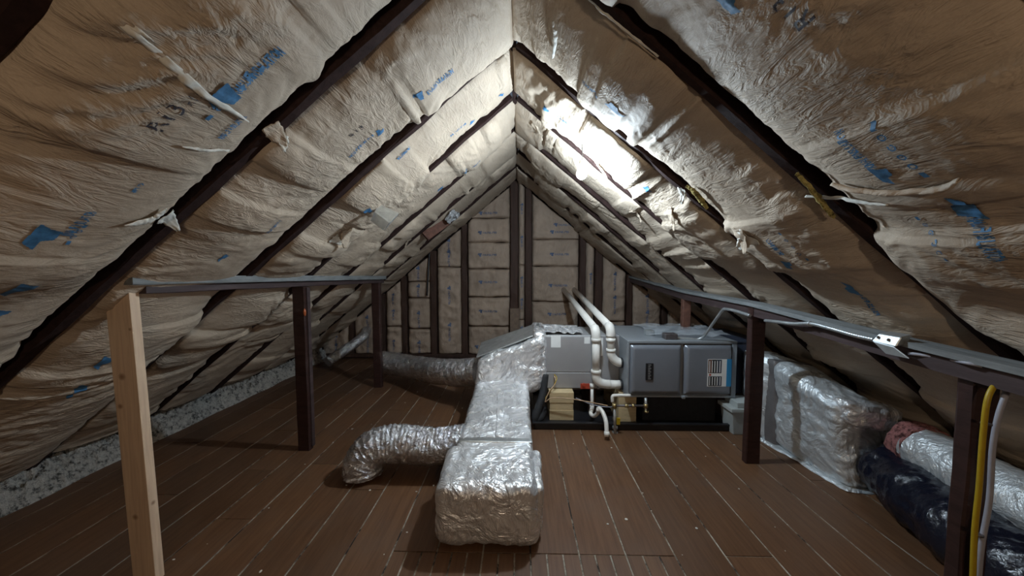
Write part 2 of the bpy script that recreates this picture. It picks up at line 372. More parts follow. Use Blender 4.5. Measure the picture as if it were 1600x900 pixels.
def bag_mat():
    m, nt, b = new_mat('black_plastic_sleeve'); co = coords(nt)
    b.inputs['Base Color'].default_value = (0.006, 0.008, 0.018, 1); b.inputs['Roughness'].default_value = 0.16
    n = nz(nt, co, 22, 5, 0.6, (1, 1, 1), 1.5); nt.links.new(bump(nt, n, 0.35, 0.015), b.inputs['Normal']); return m
M['bag'] = bag_mat()
def film_mat():
    m, nt, b = new_mat('clear_film'); co = coords(nt)
    b.inputs['Base Color'].default_value = (0.8, 0.85, 0.9, 1); b.inputs['Roughness'].default_value = 0.12
    b.inputs['Alpha'].default_value = 0.2
    nt.links.new(bump(nt, nz(nt, co, 25, 4, 0.6, (1, 1, 1), 1), 0.8, 0.01), b.inputs['Normal']); return m
M['film'] = film_mat()

# ------------------------------------------------------------------ floor
rng = random.Random(5)
FX0, FX1, FY0, FY1 = -2.95, 2.95, -3.0, 4.98
floor = box('floor', FX0, FX1, FY0, FY1, -0.08, -0.0035, M['grit'], None, 0)
tag(floor, kind='structure')
def board(x0, x1, y0, y1, up=0.0):
    g = 0.0036
    o = box('floor_board', x0 + g, x1 - g, y0 + 0.002, y1 - 0.002, -0.0036, up, M['board'], floor, 0.0012)
edges = [-2.74]
cur = -2.74
known = [0.27, 0.48, 0.70, 0.925]
while cur < 2.9:
    wd = 0.207 + rng.uniform(-0.012, 0.012)
    cur += wd
    if -0.9 < cur < 1.0: pass
    edges.append(cur)
# snap to the seams read in the photo
snap = [-0.985, -0.785, -0.578, -0.375, -0.165, 0.05, 0.27, 0.48, 0.70, 0.925, 1.14]
edges = [-2.74, -2.56, -2.35, -2.14, -1.94, -1.75, -1.56, -1.37, -1.18] + snap + [1.35, 1.56, 1.76, 1.97, 2.18, 2.38, 2.59, 2.80, 2.93]
for a, b in zip(edges[:-1], edges[1:]):
    mid = (a + b) / 2
    if -0.62 < mid < 0.60:
        # narrow strips in front of the wide boards
        n = 2 if (b - a) < 0.15 else 3
        for k in range(n):
            board(a + (b - a) * k / n, a + (b - a) * (k + 1) / n, FY0, 1.545)
        ys = [1.545]
    else:
        ys = [FY0, rng.uniform(-1.5, 0.3)]
    if abs(mid + 0.88) < 0.12: ys.append(1.99)
    elif abs(mid - 1.03) < 0.12: ys.append(1.55)
    elif mid > 0.6 or mid < -0.6: ys.append(rng.uniform(1.7, 3.2))
    if -0.9 < mid < 0.9: ys.append(3.9 + rng.uniform(-0.4, 0.4))
    ys.append(FY1)
    for y0, y1 in zip(ys[:-1], ys[1:]): board(a, b, y0, y1, rng.uniform(-0.0008, 0.0006))

# ------------------------------------------------------------------ roof structure
YS = {-1: [-2.2, -1.6, -1.0, -0.55, 0.02, 0.645, 1.262, 1.92, 2.53, 3.12, 3.68, 4.25],      # rafter centre lines, left slope
      1: [-2.2, -1.6, -1.0, -0.55, -0.02, 0.580, 1.285, 1.95, 2.54, 3.12, 3.68, 4.25]}      # right slope
def RP(s, u, y, b=0.0):
    """point on the roof: s side, u distance down the slope, y along the attic, b towards the room"""
    c, n = math.cos(PHI), math.sin(PHI)
    return Vector((RIDGE_X + s * (u * c - b * n), y, RIDGE_Z - u * n - b * c))
UE = 3.62
bm = bmesh.new()
for s in (-1, 1):
    a = [RP(s, -0.05, FY0, -0.15), RP(s, UE + 0.2, FY0, -0.15), RP(s, UE + 0.2, 5.05, -0.15), RP(s, -0.05, 5.05, -0.15)]
    b = [RP(s, -0.05, FY0, -0.19), RP(s, UE + 0.2, FY0, -0.19), RP(s, UE + 0.2, 5.05, -0.19), RP(s, -0.05, 5.05, -0.19)]
    add_hexa(bm, [tuple(p) for p in a] + [tuple(p) for p in b])
ceiling = bm_obj('ceiling', bm, M['deck']); tag(ceiling, kind='structure')
for s in (-1, 1):
    for k, y in enumerate(YS[s]):
        bar('rafter', RP(s, 0.02, y, -0.075), RP(s, UE, y + 0.0, -0.075), 0.046, 0.15, M['rafter'], ceiling, upv=RP(s, 0, 0, 1) - RP(s, 0, 0, 0), rough=0.006, seed=k + 20 * s, seg=60)
box('ridge_board', RIDGE_X - 0.015, RIDGE_X + 0.015, FY0, 5.0, RIDGE_Z + 0.0, RIDGE_Z + 0.16, M['rafter'], ceiling)
# ------------------------------------------------------------------ insulation blankets
UP = 1.95                                # where the knee wall plates pinch them
def glyph_cells(polys, cell, x0, x1, y0, y1):
    """rasterise triangles (list of 3x2) onto a grid of cells -> boolean array"""
    nx = max(1, int((x1 - x0) / cell)); ny = max(1, int((y1 - y0) / cell))
    X, Y = np.meshgrid(x0 + (np.arange(nx) + .5) * cell, y0 + (np.arange(ny) + .5) * cell, indexing='ij')
    Mk = np.zeros(X.shape, bool)
    for (a, b, c) in polys:
        d1 = (X-b[0])*(a[1]-b[1]) - (a[0]-b[0])*(Y-b[1]); d2 = (X-c[0])*(b[1]-c[1]) - (b[0]-c[0])*(Y-c[1]); d3 = (X-a[0])*(c[1]-a[1]) - (c[0]-a[0])*(Y-a[1])
        Mk |= ~(((d1 < 0) | (d2 < 0) | (d3 < 0)) & ((d1 > 0) | (d2 > 0) | (d3 > 0)))
    return X, Y, Mk, nx, ny
_tc = {}
def text_tris(txt, bold=0.0):
    if (txt, bold) in _tc: return _tc[(txt, bold)]
    cu = bpy.data.curves.new('t', 'FONT'); cu.body = txt; cu.size = 1.0; cu.offset = bold; cu.resolution_u = 3
    o = bpy.data.objects.new('t', cu); COL.objects.link(o)
    dg = bpy.context.evaluated_depsgraph_get(); me = o.evaluated_get(dg).to_mesh(); me.calc_loop_triangles()
    V = np.array([v.co[:2] for v in me.vertices]); T = [V[list(t.vertices)] for t in me.loop_triangles]
    bpy.data.objects.remove(o); bpy.data.curves.remove(cu)
    A = np.array(T); mn = A.reshape(-1, 2).min(0); mx = A.reshape(-1, 2).max(0)
    A = (A - mn) / (mx - mn); _tc[(txt, bold)] = A; return A
def fan(pts):
    return np.array([[pts[0], pts[i], pts[i+1]] for i in range(1, len(pts) - 1)], float)
LOGO = np.concatenate([fan([(0.0, 0.50), (0.22, 1.0), (1.0, 0.95), (0.84, 0.50)]), fan([(0.34, 0.52), (0.84, 0.52), (0.78, 0.0), (0.44, 0.08)])])
SQ = fan([(0, 0), (1, 0), (1, 1), (0, 1)])
def ring_t(n=14):
    out = []
    for k in range(n):
        a, b = 2*PI*k/n, 2*PI*(k+1)/n; p = lambda q, r: (0.5 + r*math.cos(q), 0.5 + r*math.sin(q))
        out += [[p(a,.5), p(b,.5), p(b,.3)], [p(a,.5), p(b,.3), p(a,.3)]]
    return np.array(out)
RING = np.concatenate([ring_t(), fan([(0.4, 0.35), (0.6, 0.35), (0.6, 0.65), (0.4, 0.65)])])

class Batt:
    def __init__(self, s, y0, y1, amp, seed, step, label, edge=0.018, wr=1.0, crumple=1.0, u0=0.0, u1=UE - 0.02, sag=0.0):
        self.s = s; self.y0 = y0 + 0.032; self.y1 = y1 - 0.032; self.seed = seed
        nu = int((u1 - u0) / step); nv = int((self.y1 - self.y0) / step) + 1
        self.U = np.linspace(u0, u1, nu); self.V = np.linspace(0, 1, nv)
        u, v = np.meshgrid(self.U, self.V, indexing='ij')
        Wd = self.y1 - self.y0
        e0 = edge * (noise3(u * 2.1, 0 * u + 1.3, 0.1, seed) * 1.4 + 0.5 * noise3(u * 9, 0 * u, 0.4, seed)) - 0.004
        e1 = edge * (noise3(u * 2.1, 0 * u + 5.7, 0.6, seed) * 1.4 + 0.5 * noise3(u * 9, 0 * u + 4, 0.9, seed)) - 0.004
        e0 = np.clip(e0, -0.012, 0.030); e1 = np.clip(e1, -0.012, 0.030)          # overlap over the rafter (+)
        y = (self.y0 - e0) + (self.y1 + e1 - self.y0 + e0) * v
        be0 = np.where(e0 > 0, np.minimum(e0 * 1.2, 0.012), -0.022 + e0); be1 = np.where(e1 > 0, np.minimum(e1 * 1.2, 0.012), -0.022 + e1)
        base = be0 * (1 - v) + be1 * v
        A = amp * (0.85 + 0.45 * noise3(u * 1.1, 0 * u, 0.3, seed + 3))
        skew = 0.16 * noise3(u * 0.8, 0 * u + 3, 0.2, seed + 4)
        vv = np.clip(v + skew * v * (1 - v) * 2, 0, 1)
        prof = (1 - np.abs(2 * vv - 1) ** 2.6) ** 0.85
        b = base + A * prof
        ew = 0.35 + 0.65 * np.abs(2 * v - 1) ** 1.5
        sg = 0.10 * 4 * v * (1 - v)
        wx = noise3(u * 1.6, v * 2.2, 0.7, seed + 5) * 0.16
        uu = u + sg + wx + sag * (v - 0.5)
        r1 = ridged(uu * 7.5, v * 0.9 + 3, 0.2, seed + 6); r2 = ridged(uu * 17, v * 1.6, 0.8, seed + 7); r3 = ridged(uu * 34 + 2 * v, v * 3.0, 0.5, seed + 8)
        loc = 0.28 + 1.0 * sstep(-0.25, 0.5, noise3(u * 1.3, v * 1.6, 0.1, seed + 9))
        far = 0.75 + 0.5 * v
        wb = wr * loc * (0.013 * (r1 - 0.4) * ew + 0.0085 * (r2 - 0.3) * ew * far + 0.0042 * r3 * ew * far)
        cr = crumple * 0.0045 * (ridged(u * 11 + wx * 8, v * Wd * 11, 0.3, seed + 10) + 0.6 * ridged(u * 24, v * Wd * 24 + wx * 6, 0.9, seed + 11)) * loc
        fade = sstep(0.0, 0.06, v) * sstep(0.0, 0.06, 1 - v)
        b = b + (wb + cr) * (0.25 + 0.75 * fade) * 0.9
        b = b * (1 - 0.62 * np.exp(-((u - UP) / 0.13) ** 2) * (b > 0))
        b = np.minimum(b, u * 0.95 + 0.004)
        low = sstep(UE - 0.5, UE, u); b = b * (1 - 0.6 * low)
        self.b = b; self.y = y
        # skirts up the rafter sides
        c, n = math.cos(PHI), math.sin(PHI)
        def pts(u, y, b): return np.stack([RIDGE_X + s * (u * c - b * n), y, RIDGE_Z - u * n - b * c], -1)
        body = pts(u, y, b)
        k0 = pts(u[:, :1], np.full_like(u[:, :1], self.y0 + 0.0), np.full_like(u[:, :1], -0.13)); k1 = pts(u[:, :1], np.full_like(u[:, :1], self.y1), np.full_like(u[:, :1], -0.13))
        Vv = np.concatenate([k0, body, k1], 1); m = nv + 2
        uvb = np.stack([u, y], -1); uv = np.concatenate([uvb[:, :1] - [0, 0.1], uvb, uvb[:, -1:] + [0, 0.1]], 1)
        me = grid_mesh('insulation_batt', Vv.reshape(-1, 3), nu, m, M['paper'], uv.reshape(-1, 2))
        self.o = obj('insulation_batt', me); tag(self.o, label, 'insulation', 'paper-faced insulation between the rafters'); self.flat = s
    def at(self, u, y):
        """surface height above the rafter plane at (u, y)"""
        iu = np.clip((u - self.U[0]) / (self.U[1] - self.U[0]), 0, len(self.U) - 1.001); v = (y - self.y0) / (self.y1 - self.y0)
        iv = np.clip(v * (len(self.V) - 1), 0, len(self.V) - 1.001)
        a, c = iu.astype(int), iv.astype(int); fa, fc = iu - a, iv - c
        B = self.b; return (B[a, c]*(1-fa)*(1-fc) + B[a+1, c]*fa*(1-fc) + B[a, c+1]*(1-fa)*fc + B[a+1, c+1]*fa*fc)
    def decal(self, name, tris, u, y, w_, h_, mode=0, mat='blue_ink', cell=0.0025, rot=0.0, drop=0.02):
        """mode 0: text runs up the slope; 1: down the slope. (u,y) = centre"""
        T = tris * np.array([w_, h_]); X, Y, Mk, nx, ny = glyph_cells(T, cell, 0, w_, 0, h_)
        s = self.s
        X = X - cell / 2; Y = Y - cell / 2
        gx = np.arange(nx + 1) * cell - w_ / 2; gy = np.arange(ny + 1) * cell - h_ / 2
        GX, GY = np.meshgrid(gx, gy, indexing='ij')
        if mode: GX, GY = -GX, -GY
        ca, sa = math.cos(rot), math.sin(rot); GX, GY = GX * ca - GY * sa, GX * sa + GY * ca
        U = u - GX; YY = y + (GY * (-1 if s < 0 else 1))
        ok = (YY.min() > self.y0 + 0.01) and (YY.max() < self.y1 - 0.01)
        YY = np.clip(YY, self.y0 + 0.012, self.y1 - 0.012)
        Bb = self.at(U, YY) + 0.0022
        c, n = math.cos(PHI), math.sin(PHI)
        V = np.stack([RIDGE_X + s * (U * c - Bb * n), YY, RIDGE_Z - U * n - Bb * c], -1).reshape(-1, 3)
        N = noise3(GX[:-1, :-1] * 90, GY[:-1, :-1] * 90, 0.5, int(u * 100)); Mk &= N > -0.55 + drop
        if Mk.sum() < 4: return
        me = grid_mesh(name, V, nx + 1, ny + 1, M[mat], keep=Mk, smooth=True)
        bmx = bmesh.new(); bmx.from_mesh(me); bmesh.ops.delete(bmx, geom=[v for v in bmx.verts if not v.link_faces], context='VERTS'); bmx.to_mesh(me); bmx.free()
        return obj(name, me, self.o)
    def brand(self, u, y, L, H, mode=0, cell=0.0025, logo=True, icons=True, logo_end=False):
        self.decal('printed_lettering', text_tris('KNAUFINSULATION', 0.02), u, y, L, H, mode, 'blue_ink', cell)
        d = -1 if mode else 1
        if logo: self.decal('printed_logo', LOGO, u + d * (L / 2 + H * 1.25) * (-1 if logo_end else 1), y, H * 2.1, H * 1.6, mode, 'blue_ink', cell, drop=-1.0)
    def icons(self, u, y, n, size, gap, mode=0, cell=0.0025):
        d = -1 if mode else 1
        for k in range(n):
            self.decal('printed_symbol', SQ if k in (0, n - 1) else RING, u - d * k * gap, y, size, size * (0.7 if k in (0, n-1) else 1), mode, 'blue_ink', cell)
    def flap(self, u, y, L, W, ang, curl=0.03, mat='paper', seed=0, lift=0.006):
        """a torn paper tongue peeling off the face"""
        n, m = 16, 8
        a, b = np.meshgrid(np.linspace(0, 1, n), np.linspace(-.5, .5, m), indexing='ij')
        wd = W * (1 - 0.75 * a ** 1.5) * (1 + 0.35 * noise3(a * 5, 0 * a, 0.2, seed))
        gx = a * L; gy = b * wd
        U = u + gx * math.cos(ang) - gy * math.sin(ang); Y = y + gx * math.sin(ang) + gy * math.cos(ang)
        B = self.at(U, np.clip(Y, self.y0, self.y1)); B = np.maximum(B, 0.0) + lift + curl * a ** 2 + 0.008 * noise3(a * 4, b * 6, 0.3, seed + 1)
        c, nn = math.cos(PHI), math.sin(PHI)
        V = np.stack([RIDGE_X + self.s * (U * c - B * nn), Y, RIDGE_Z - U * nn - B * c], -1).reshape(-1, 3)
        uv = np.stack([U, Y], -1).reshape(-1, 2)
        o = obj('torn_flap', grid_mesh('torn_flap', V, n, m, M[mat], uv), self.o)
        md = o.modifiers.new('thick', 'SOLIDIFY'); md.thickness = 0.0015
        return o

ORD = {4: 'bay cut by the frame corner', 5: 'first whole bay', 6: 'second full bay from the camera', 7: 'third full bay from the camera', 8: 'fourth full bay from the camera',
       9: 'third bay from the gable wall', 10: 'second bay from the gable wall', 11: 'bay right against the gable wall'}
BT = {}
ENDS = {k: v + [4.96] for k, v in YS.items()}
AMP = {3: 0.06, 4: 0.015, 5: 0.095, 6: 0.075, 7: 0.06, 8: 0.05, 9: 0.045, 10: 0.045, 11: 0.04}
for s in (-1, 1):
    ends = ENDS[s]
    for k in (3, 5, 6, 7, 8, 9, 10, 11):
        step = {3: 0.03, 4: 0.016, 5: 0.0085, 6: 0.0095, 7: 0.011, 8: 0.013, 9: 0.015, 10: 0.017, 11: 0.018}[k]
        side = 'left' if s < 0 else 'right'
        lab = 'kraft paper insulation blanket, %s slope, %s' % (side, ORD.get(k, 'behind the camera'))
        BT[(s, k)] = Batt(s, ends[k], ends[k + 1], AMP[k] * (1.0 if s < 0 else 0.92), 11 * k + (5 if s < 0 else 77), step, lab,
                          edge=0.03, wr=1.25 if s < 0 else 1.0, crumple=1.0 if (s < 0 or k > 5) else 0.7, u1=UE - 0.02 if s > 0 else 3.50)
def bay_of(s, y):
    for k in range(5, 12):
        if ENDS[s][k] <= y < ENDS[s][k + 1]: return BT[(s, k)]
    return BT[(s, 11 if y > 4 else 5)]
def pr(kind, px, py, L=0, H=0, mode=0, **kw):
    s, u, y = roofuv(px, py); b = bay_of(s, y); cell = 0.0022 if y < 1.4 else 0.003 if y < 2 else 0.004
    if kind == 'T': b.decal('printed_lettering', text_tris('KNAUFINSULATION', 0.03), u, y, L, H, mode, 'blue_ink', cell, **kw)
    if kind == 'L': b.decal('printed_logo', LOGO, u, y, L, H, mode, 'blue_ink', cell, drop=-1.0, **kw)
    if kind == 'R': b.decal('printed_rating', text_tris('R13', 0.0), u, y, L, H, mode, 'black_ink', cell, drop=0.25, **kw)
    if kind == 'I': b.icons(u, y, kw.get('n', 6), H, kw.get('gap', 0.034), mode, cell)
# nearest left blanket
pr('L', 340, 140, 0.085, 0.075); pr('T', 391, 98, 0.17, 0.040); pr('T', 358, 192, 0.10, 0.026); pr('I', 316, 171, 0, 0.020, n=6, gap=0.038)
pr('R', 243, 165, 0.085, 0.045); pr('R', 285, 135, 0.04, 0.03)
pr('L', 62, 365, 0.09, 0.055, 0); pr('T', 118, 343, 0.10, 0.026); pr('I', 100, 372, 0, 0.014, n=4, gap=0.022); pr('L', 25, 447, 0.09, 0.05); pr('L', 12, 500, 0.04, 0.03)
pr('T', 210, 288, 0.04, 0.014)
# second left blanket
pr('L', 655, 151, 0.05, 0.06); pr('T', 686, 126, 0.15, 0.035); pr('T', 571, 236, 0.15, 0.022, 1); pr('L', 600, 213, 0.045, 0.045, 1); pr('R', 565, 215, 0.07, 0.03)
pr('T', 427, 355, 0.09, 0.02); pr('L', 354, 408, 0.06, 0.03); pr('L', 160, 563, 0.09, 0.05); pr('L', 118, 607, 0.12, 0.05)
# third left and on
pr('T', 723, 212, 0.13, 0.024, 1); pr('L', 745, 199, 0.05, 0.045, 1); pr('L', 788, 155, 0.04, 0.035); pr('T', 640, 250, 0.1, 0.02, 1)
pr('L', 727, 268, 0.06, 0.06); pr('T', 742, 254, 0.09, 0.03); pr('L', 692, 300, 0.07, 0.06); pr('L', 573, 328, 0.06, 0.06); pr('L', 541, 366, 0.05, 0.05)
# right slope
pr('R', 1236, 22, 0.085, 0.05, 0); pr('L', 1387, 268, 0.075, 0.045, 0); pr('T', 1338, 230, 0.135, 0.030, 0); pr('I', 1452, 264, 0, 0.020, n=6, gap=0.034)
pr('L', 1502, 326, 0.10, 0.055, 1); pr('T', 1545, 367, 0.14, 0.036, 1); pr('I', 1430, 346, 0, 0.014, n=6, gap=0.028, mode=1); pr('L', 1140, 5, 0.07, 0.05)
pr('L', 968, 163, 0.11, 0.05); pr('T', 925, 135, 0.10, 0.02); pr('L', 1235, 410, 0.06, 0.05); pr('T', 1212, 384, 0.10, 0.028); pr('I', 1262, 404, 0, 0.015, n=5, gap=0.04)
pr('L', 1322, 458, 0.10, 0.045, 1); pr('T', 1352, 482, 0.13, 0.028, 1); pr('L', 1008, 300, 0.06, 0.05); pr('L', 855, 168, 0.05, 0.05); pr('T', 878, 190, 0.09, 0.025)
# torn flaps and folds
def fl(px, py, L, W, ang, curl=0.03, mat='paper', seed=0, **kw):
    s, u, y = roofuv(px, py, 0.03); return bay_of(s, y).flap(u, y, L, W, ang, curl, mat, seed, **kw)
fl(1155, 352, 0.12, 0.09, 0.15, 0.045, 'paper', 1); fl(1178, 362, 0.11, 0.10, 1.2, 0.035, 'paper_pale', 2)
fl(258, 338, 0.10, 0.06, 1.0, 0.03, 'paper_pale', 3); fl(430, 205, 0.10, 0.07, 1.2, 0.03, 'paper', 4); fl(448, 219, 0.04, 0.04, 0.4, 0.02, 'paper_pale', 14)
def tear(pts, W, mat='paper_pale', name='torn_seam', lift=0.008, puff=0.004, seed=0, label=None, cat=None):
    """a strip of peeled paper or fibre that follows a path over the blanket"""
    q = [roofuv(px, py, 0.06) for px, py in pts]; s = q[0][0]; C = smooth_path([(u, y, 0) for _, u, y in q], 60)
    T = np.gradient(C[:, :2], axis=0); T /= np.linalg.norm(T, axis=1)[:, None]; N = np.stack([-T[:, 1], T[:, 0]], -1)
    n, m = 60, 7; a, b = np.meshgrid(np.linspace(0, 1, n), np.linspace(-.5, .5, m), indexing='ij')
    wd = W * np.sin(PI * np.clip(a, 0.02, 0.98)) ** 0.6 * (1 + 0.5 * noise3(a * 9, 0 * a + b * 0.4, 0.2, seed))
    U = C[:, None, 0] + N[:, None, 0] * b * wd; Y = C[:, None, 1] + N[:, None, 1] * b * wd; bt = bay_of(s, float(C[:, 1].mean()))
    B = np.maximum(bt.at(U, np.clip(Y, bt.y0, bt.y1)), 0.004) + lift + puff * (1 - (2 * b) ** 2) + 0.003 * noise3(a * 14, b * 3, 0.4, seed + 2)
    c, nn = math.cos(PHI), math.sin(PHI)
    V = np.stack([RIDGE_X + s * (U * c - B * nn), Y, RIDGE_Z - U * nn - B * c], -1).reshape(-1, 3)
    o = obj(name, grid_mesh(name, V, n, m, M[mat], np.stack([U, Y], -1).reshape(-1, 2)), None if label else bt.o)
    md = o.modifiers.new('thick', 'SOLIDIFY'); md.thickness = 0.0015
    if label: tag(o, label, cat)
    return o
tear([(143, 3), (200, 45), (258, 90), (310, 135), (350, 162), (385, 186)], 0.022, seed=1); tear([(140, 0), (180, 22), (232, 56)], 0.014, seed=2, lift=0.008, puff=0.002)
tear([(275, 218), (320, 228), (360, 236)], 0.012, seed=3); tear([(190, 348), (240, 343), (262, 328)], 0.03, seed=4)
tear([(1245, 322), (1290, 326), (1340, 325), (1385, 322)], 0.014, seed=5, puff=0.006); tear([(1290, 298), (1380, 300), (1470, 292), (1505, 274)], 0.020, 'paper', seed=6, puff=0.012)
tear([(905, 15), (960, 62), (1015, 105)], 0.008, seed=7); tear([(858, 40), (862, 65), (860, 95)], 0.020, seed=8, puff=0.01)
fl(540, 355, 0.12, 0.10, 0.5, 0.05, 'paper', 6); fl(517, 368, 0.07, 0.06, 1.4, 0.03, 'paper_pale', 7)
fl(1045, 322, 0.14, 0.06, 0.3, 0.04, 'paper', 8); fl(1060, 300, 0.10, 0.05, 0.8, 0.03, 'paper_pale', 9)
fl(985, 330, 0.12, 0.05, 0.1, 0.03, 'paper', 17); fl(640, 375, 0.12, 0.06, 0.6, 0.03, 'paper', 18); fl(930, 255, 0.15, 0.05, 0.5, 0.03, 'paper', 19)
fl(828, 195, 0.14, 0.05, 0.1, 0.03, 'paper', 20); fl(700, 400, 0.10, 0.06, 0.6, 0.03, 'paper', 21)
# exposed yellow fibre along two rafters, right slope
tear([(1064, 300), (1075, 308), (1086, 322), (1097, 335)], 0.05, 'yellow_fluff', 'exposed_fibre', 0.012, 0.012, 11, 'short yellow fibreglass sliver poking out beside a rafter, right slope below the bulb', 'insulation')
tear([(1232, 285), (1250, 305), (1272, 332), (1291, 354)], 0.022, 'yellow_fluff', 'exposed_fibre', 0.012, 0.010, 12, 'thin yellow sliver hanging at the widest dark rafter gap on the right slope', 'insulation')

# ------------------------------------------------------------------ gable wall
GY = 4.97
def gable_poly(x0, x1, y0, y1, off=-0.02):
    xs = [x0] + ([RIDGE_X] if x0 < RIDGE_X < x1 else []) + [x1]
    top = [max(0.02, plane_z(x) - off) for x in xs]
    bmx = bmesh.new()
    F = [bmx.verts.new((x, y0, 0)) for x in xs] + [bmx.verts.new((x, y0, z)) for x, z in zip(reversed(xs), reversed(top))]
    B = [bmx.verts.new((v.co.x, y1, v.co.z)) for v in F]
    bmx.faces.new(F); bmx.faces.new(B[::-1]); n = len(F)
    for i in range(n): bmx.faces.new([F[i], B[i], B[(i+1) % n], F[(i+1) % n]])
    return bmx
wall_back = bm_obj('wall_back', gable_poly(-2.95, 2.88, GY + 0.06, GY + 0.12, -0.14), M['deck']); tag(wall_back, kind='structure')
wall_front = bm_obj('wall_front', gable_poly(-2.95, 2.88, FY0 - 0.06, FY0, -0.14), M['deck']); tag(wall_front, kind='structure')
STUDS = [(-1.895, 0.05), (-1.60, 0.07), (-1.19, 0.085), (-0.76, 0.075), (-0.075, 0.11), (0.12, 0.09), (0.86, 0.085), (1.08, 0.10), (1.50, 0.075), (1.98, 0.07), (-2.35, 0.06)]
for x, wd in STUDS:
    zt = plane_z(x) + 0.02
    bar('stud', (x, GY - 0.005, 0.03), (x, GY - 0.005, zt), wd, 0.13, M['stud'], wall_back, upv=(0, 1, 0), rough=0.01, seed=int(x * 10), seg=40)
bar('sill_board', (-2.8, GY - 0.03, 0.045), (2.75, GY - 0.03, 0.045), 0.10, 0.05, M['stud'], wall_back, rough=0.005)
# short scab pieces on the centre stud pair
box('scab_block', -0.13, -0.005, 4.80, 4.895, 0.10, 0.72, M['block_dark'], wall_back); 
gb = [(-2.78, -2.38, [0.0], 'narrow gable insulation strip in the far left corner behind the small black duct', 1),
      (-2.32, -1.92, [0.0], 'gable insulation strip just left of the far left post', 2),
      (-1.87, -1.635, [0.0, 0.45], 'narrow gable insulation strip just right of the far left post', 3),
      (-1.56, -1.235, [0.0, 0.42, 0.85, 1.08], 'rumpled gable insulation strip behind the flexible duct, second right of the far post', 4),
      (-1.145, -0.80, [0.0, 1.28], 'tall gable insulation strip with vertical blue print, left of the seamed column', 5),
      (-0.72, -0.13, [0.0, 0.453, 0.861, 1.256, 1.62, 1.95], 'wide gable insulation column with five seams, left of the centre studs', 6),
      (-0.018, 0.072, [0.0, 0.55, 1.3], 'ragged narrow insulation strip squeezed between the two centre gable studs', 14),
      (0.17, 0.815, [0.0, 0.45, 0.80, 1.29, 1.66], 'wide gable insulation column right of the centre studs, where white pipes enter', 7),
      (0.905, 1.03, [0.0], 'thin gable insulation strip between two close studs right of the pipes', 8),
      (1.135, 1.46, [0.0, 0.53], 'gable insulation strip between the close studs and the right plate end', 9),
      (1.54, 1.94, [0.0, 0.4], 'low gable insulation strip behind the grey furnace', 10),
      (2.02, 2.4, [0.0], 'lowest gable insulation strip in the far right corner', 11)]
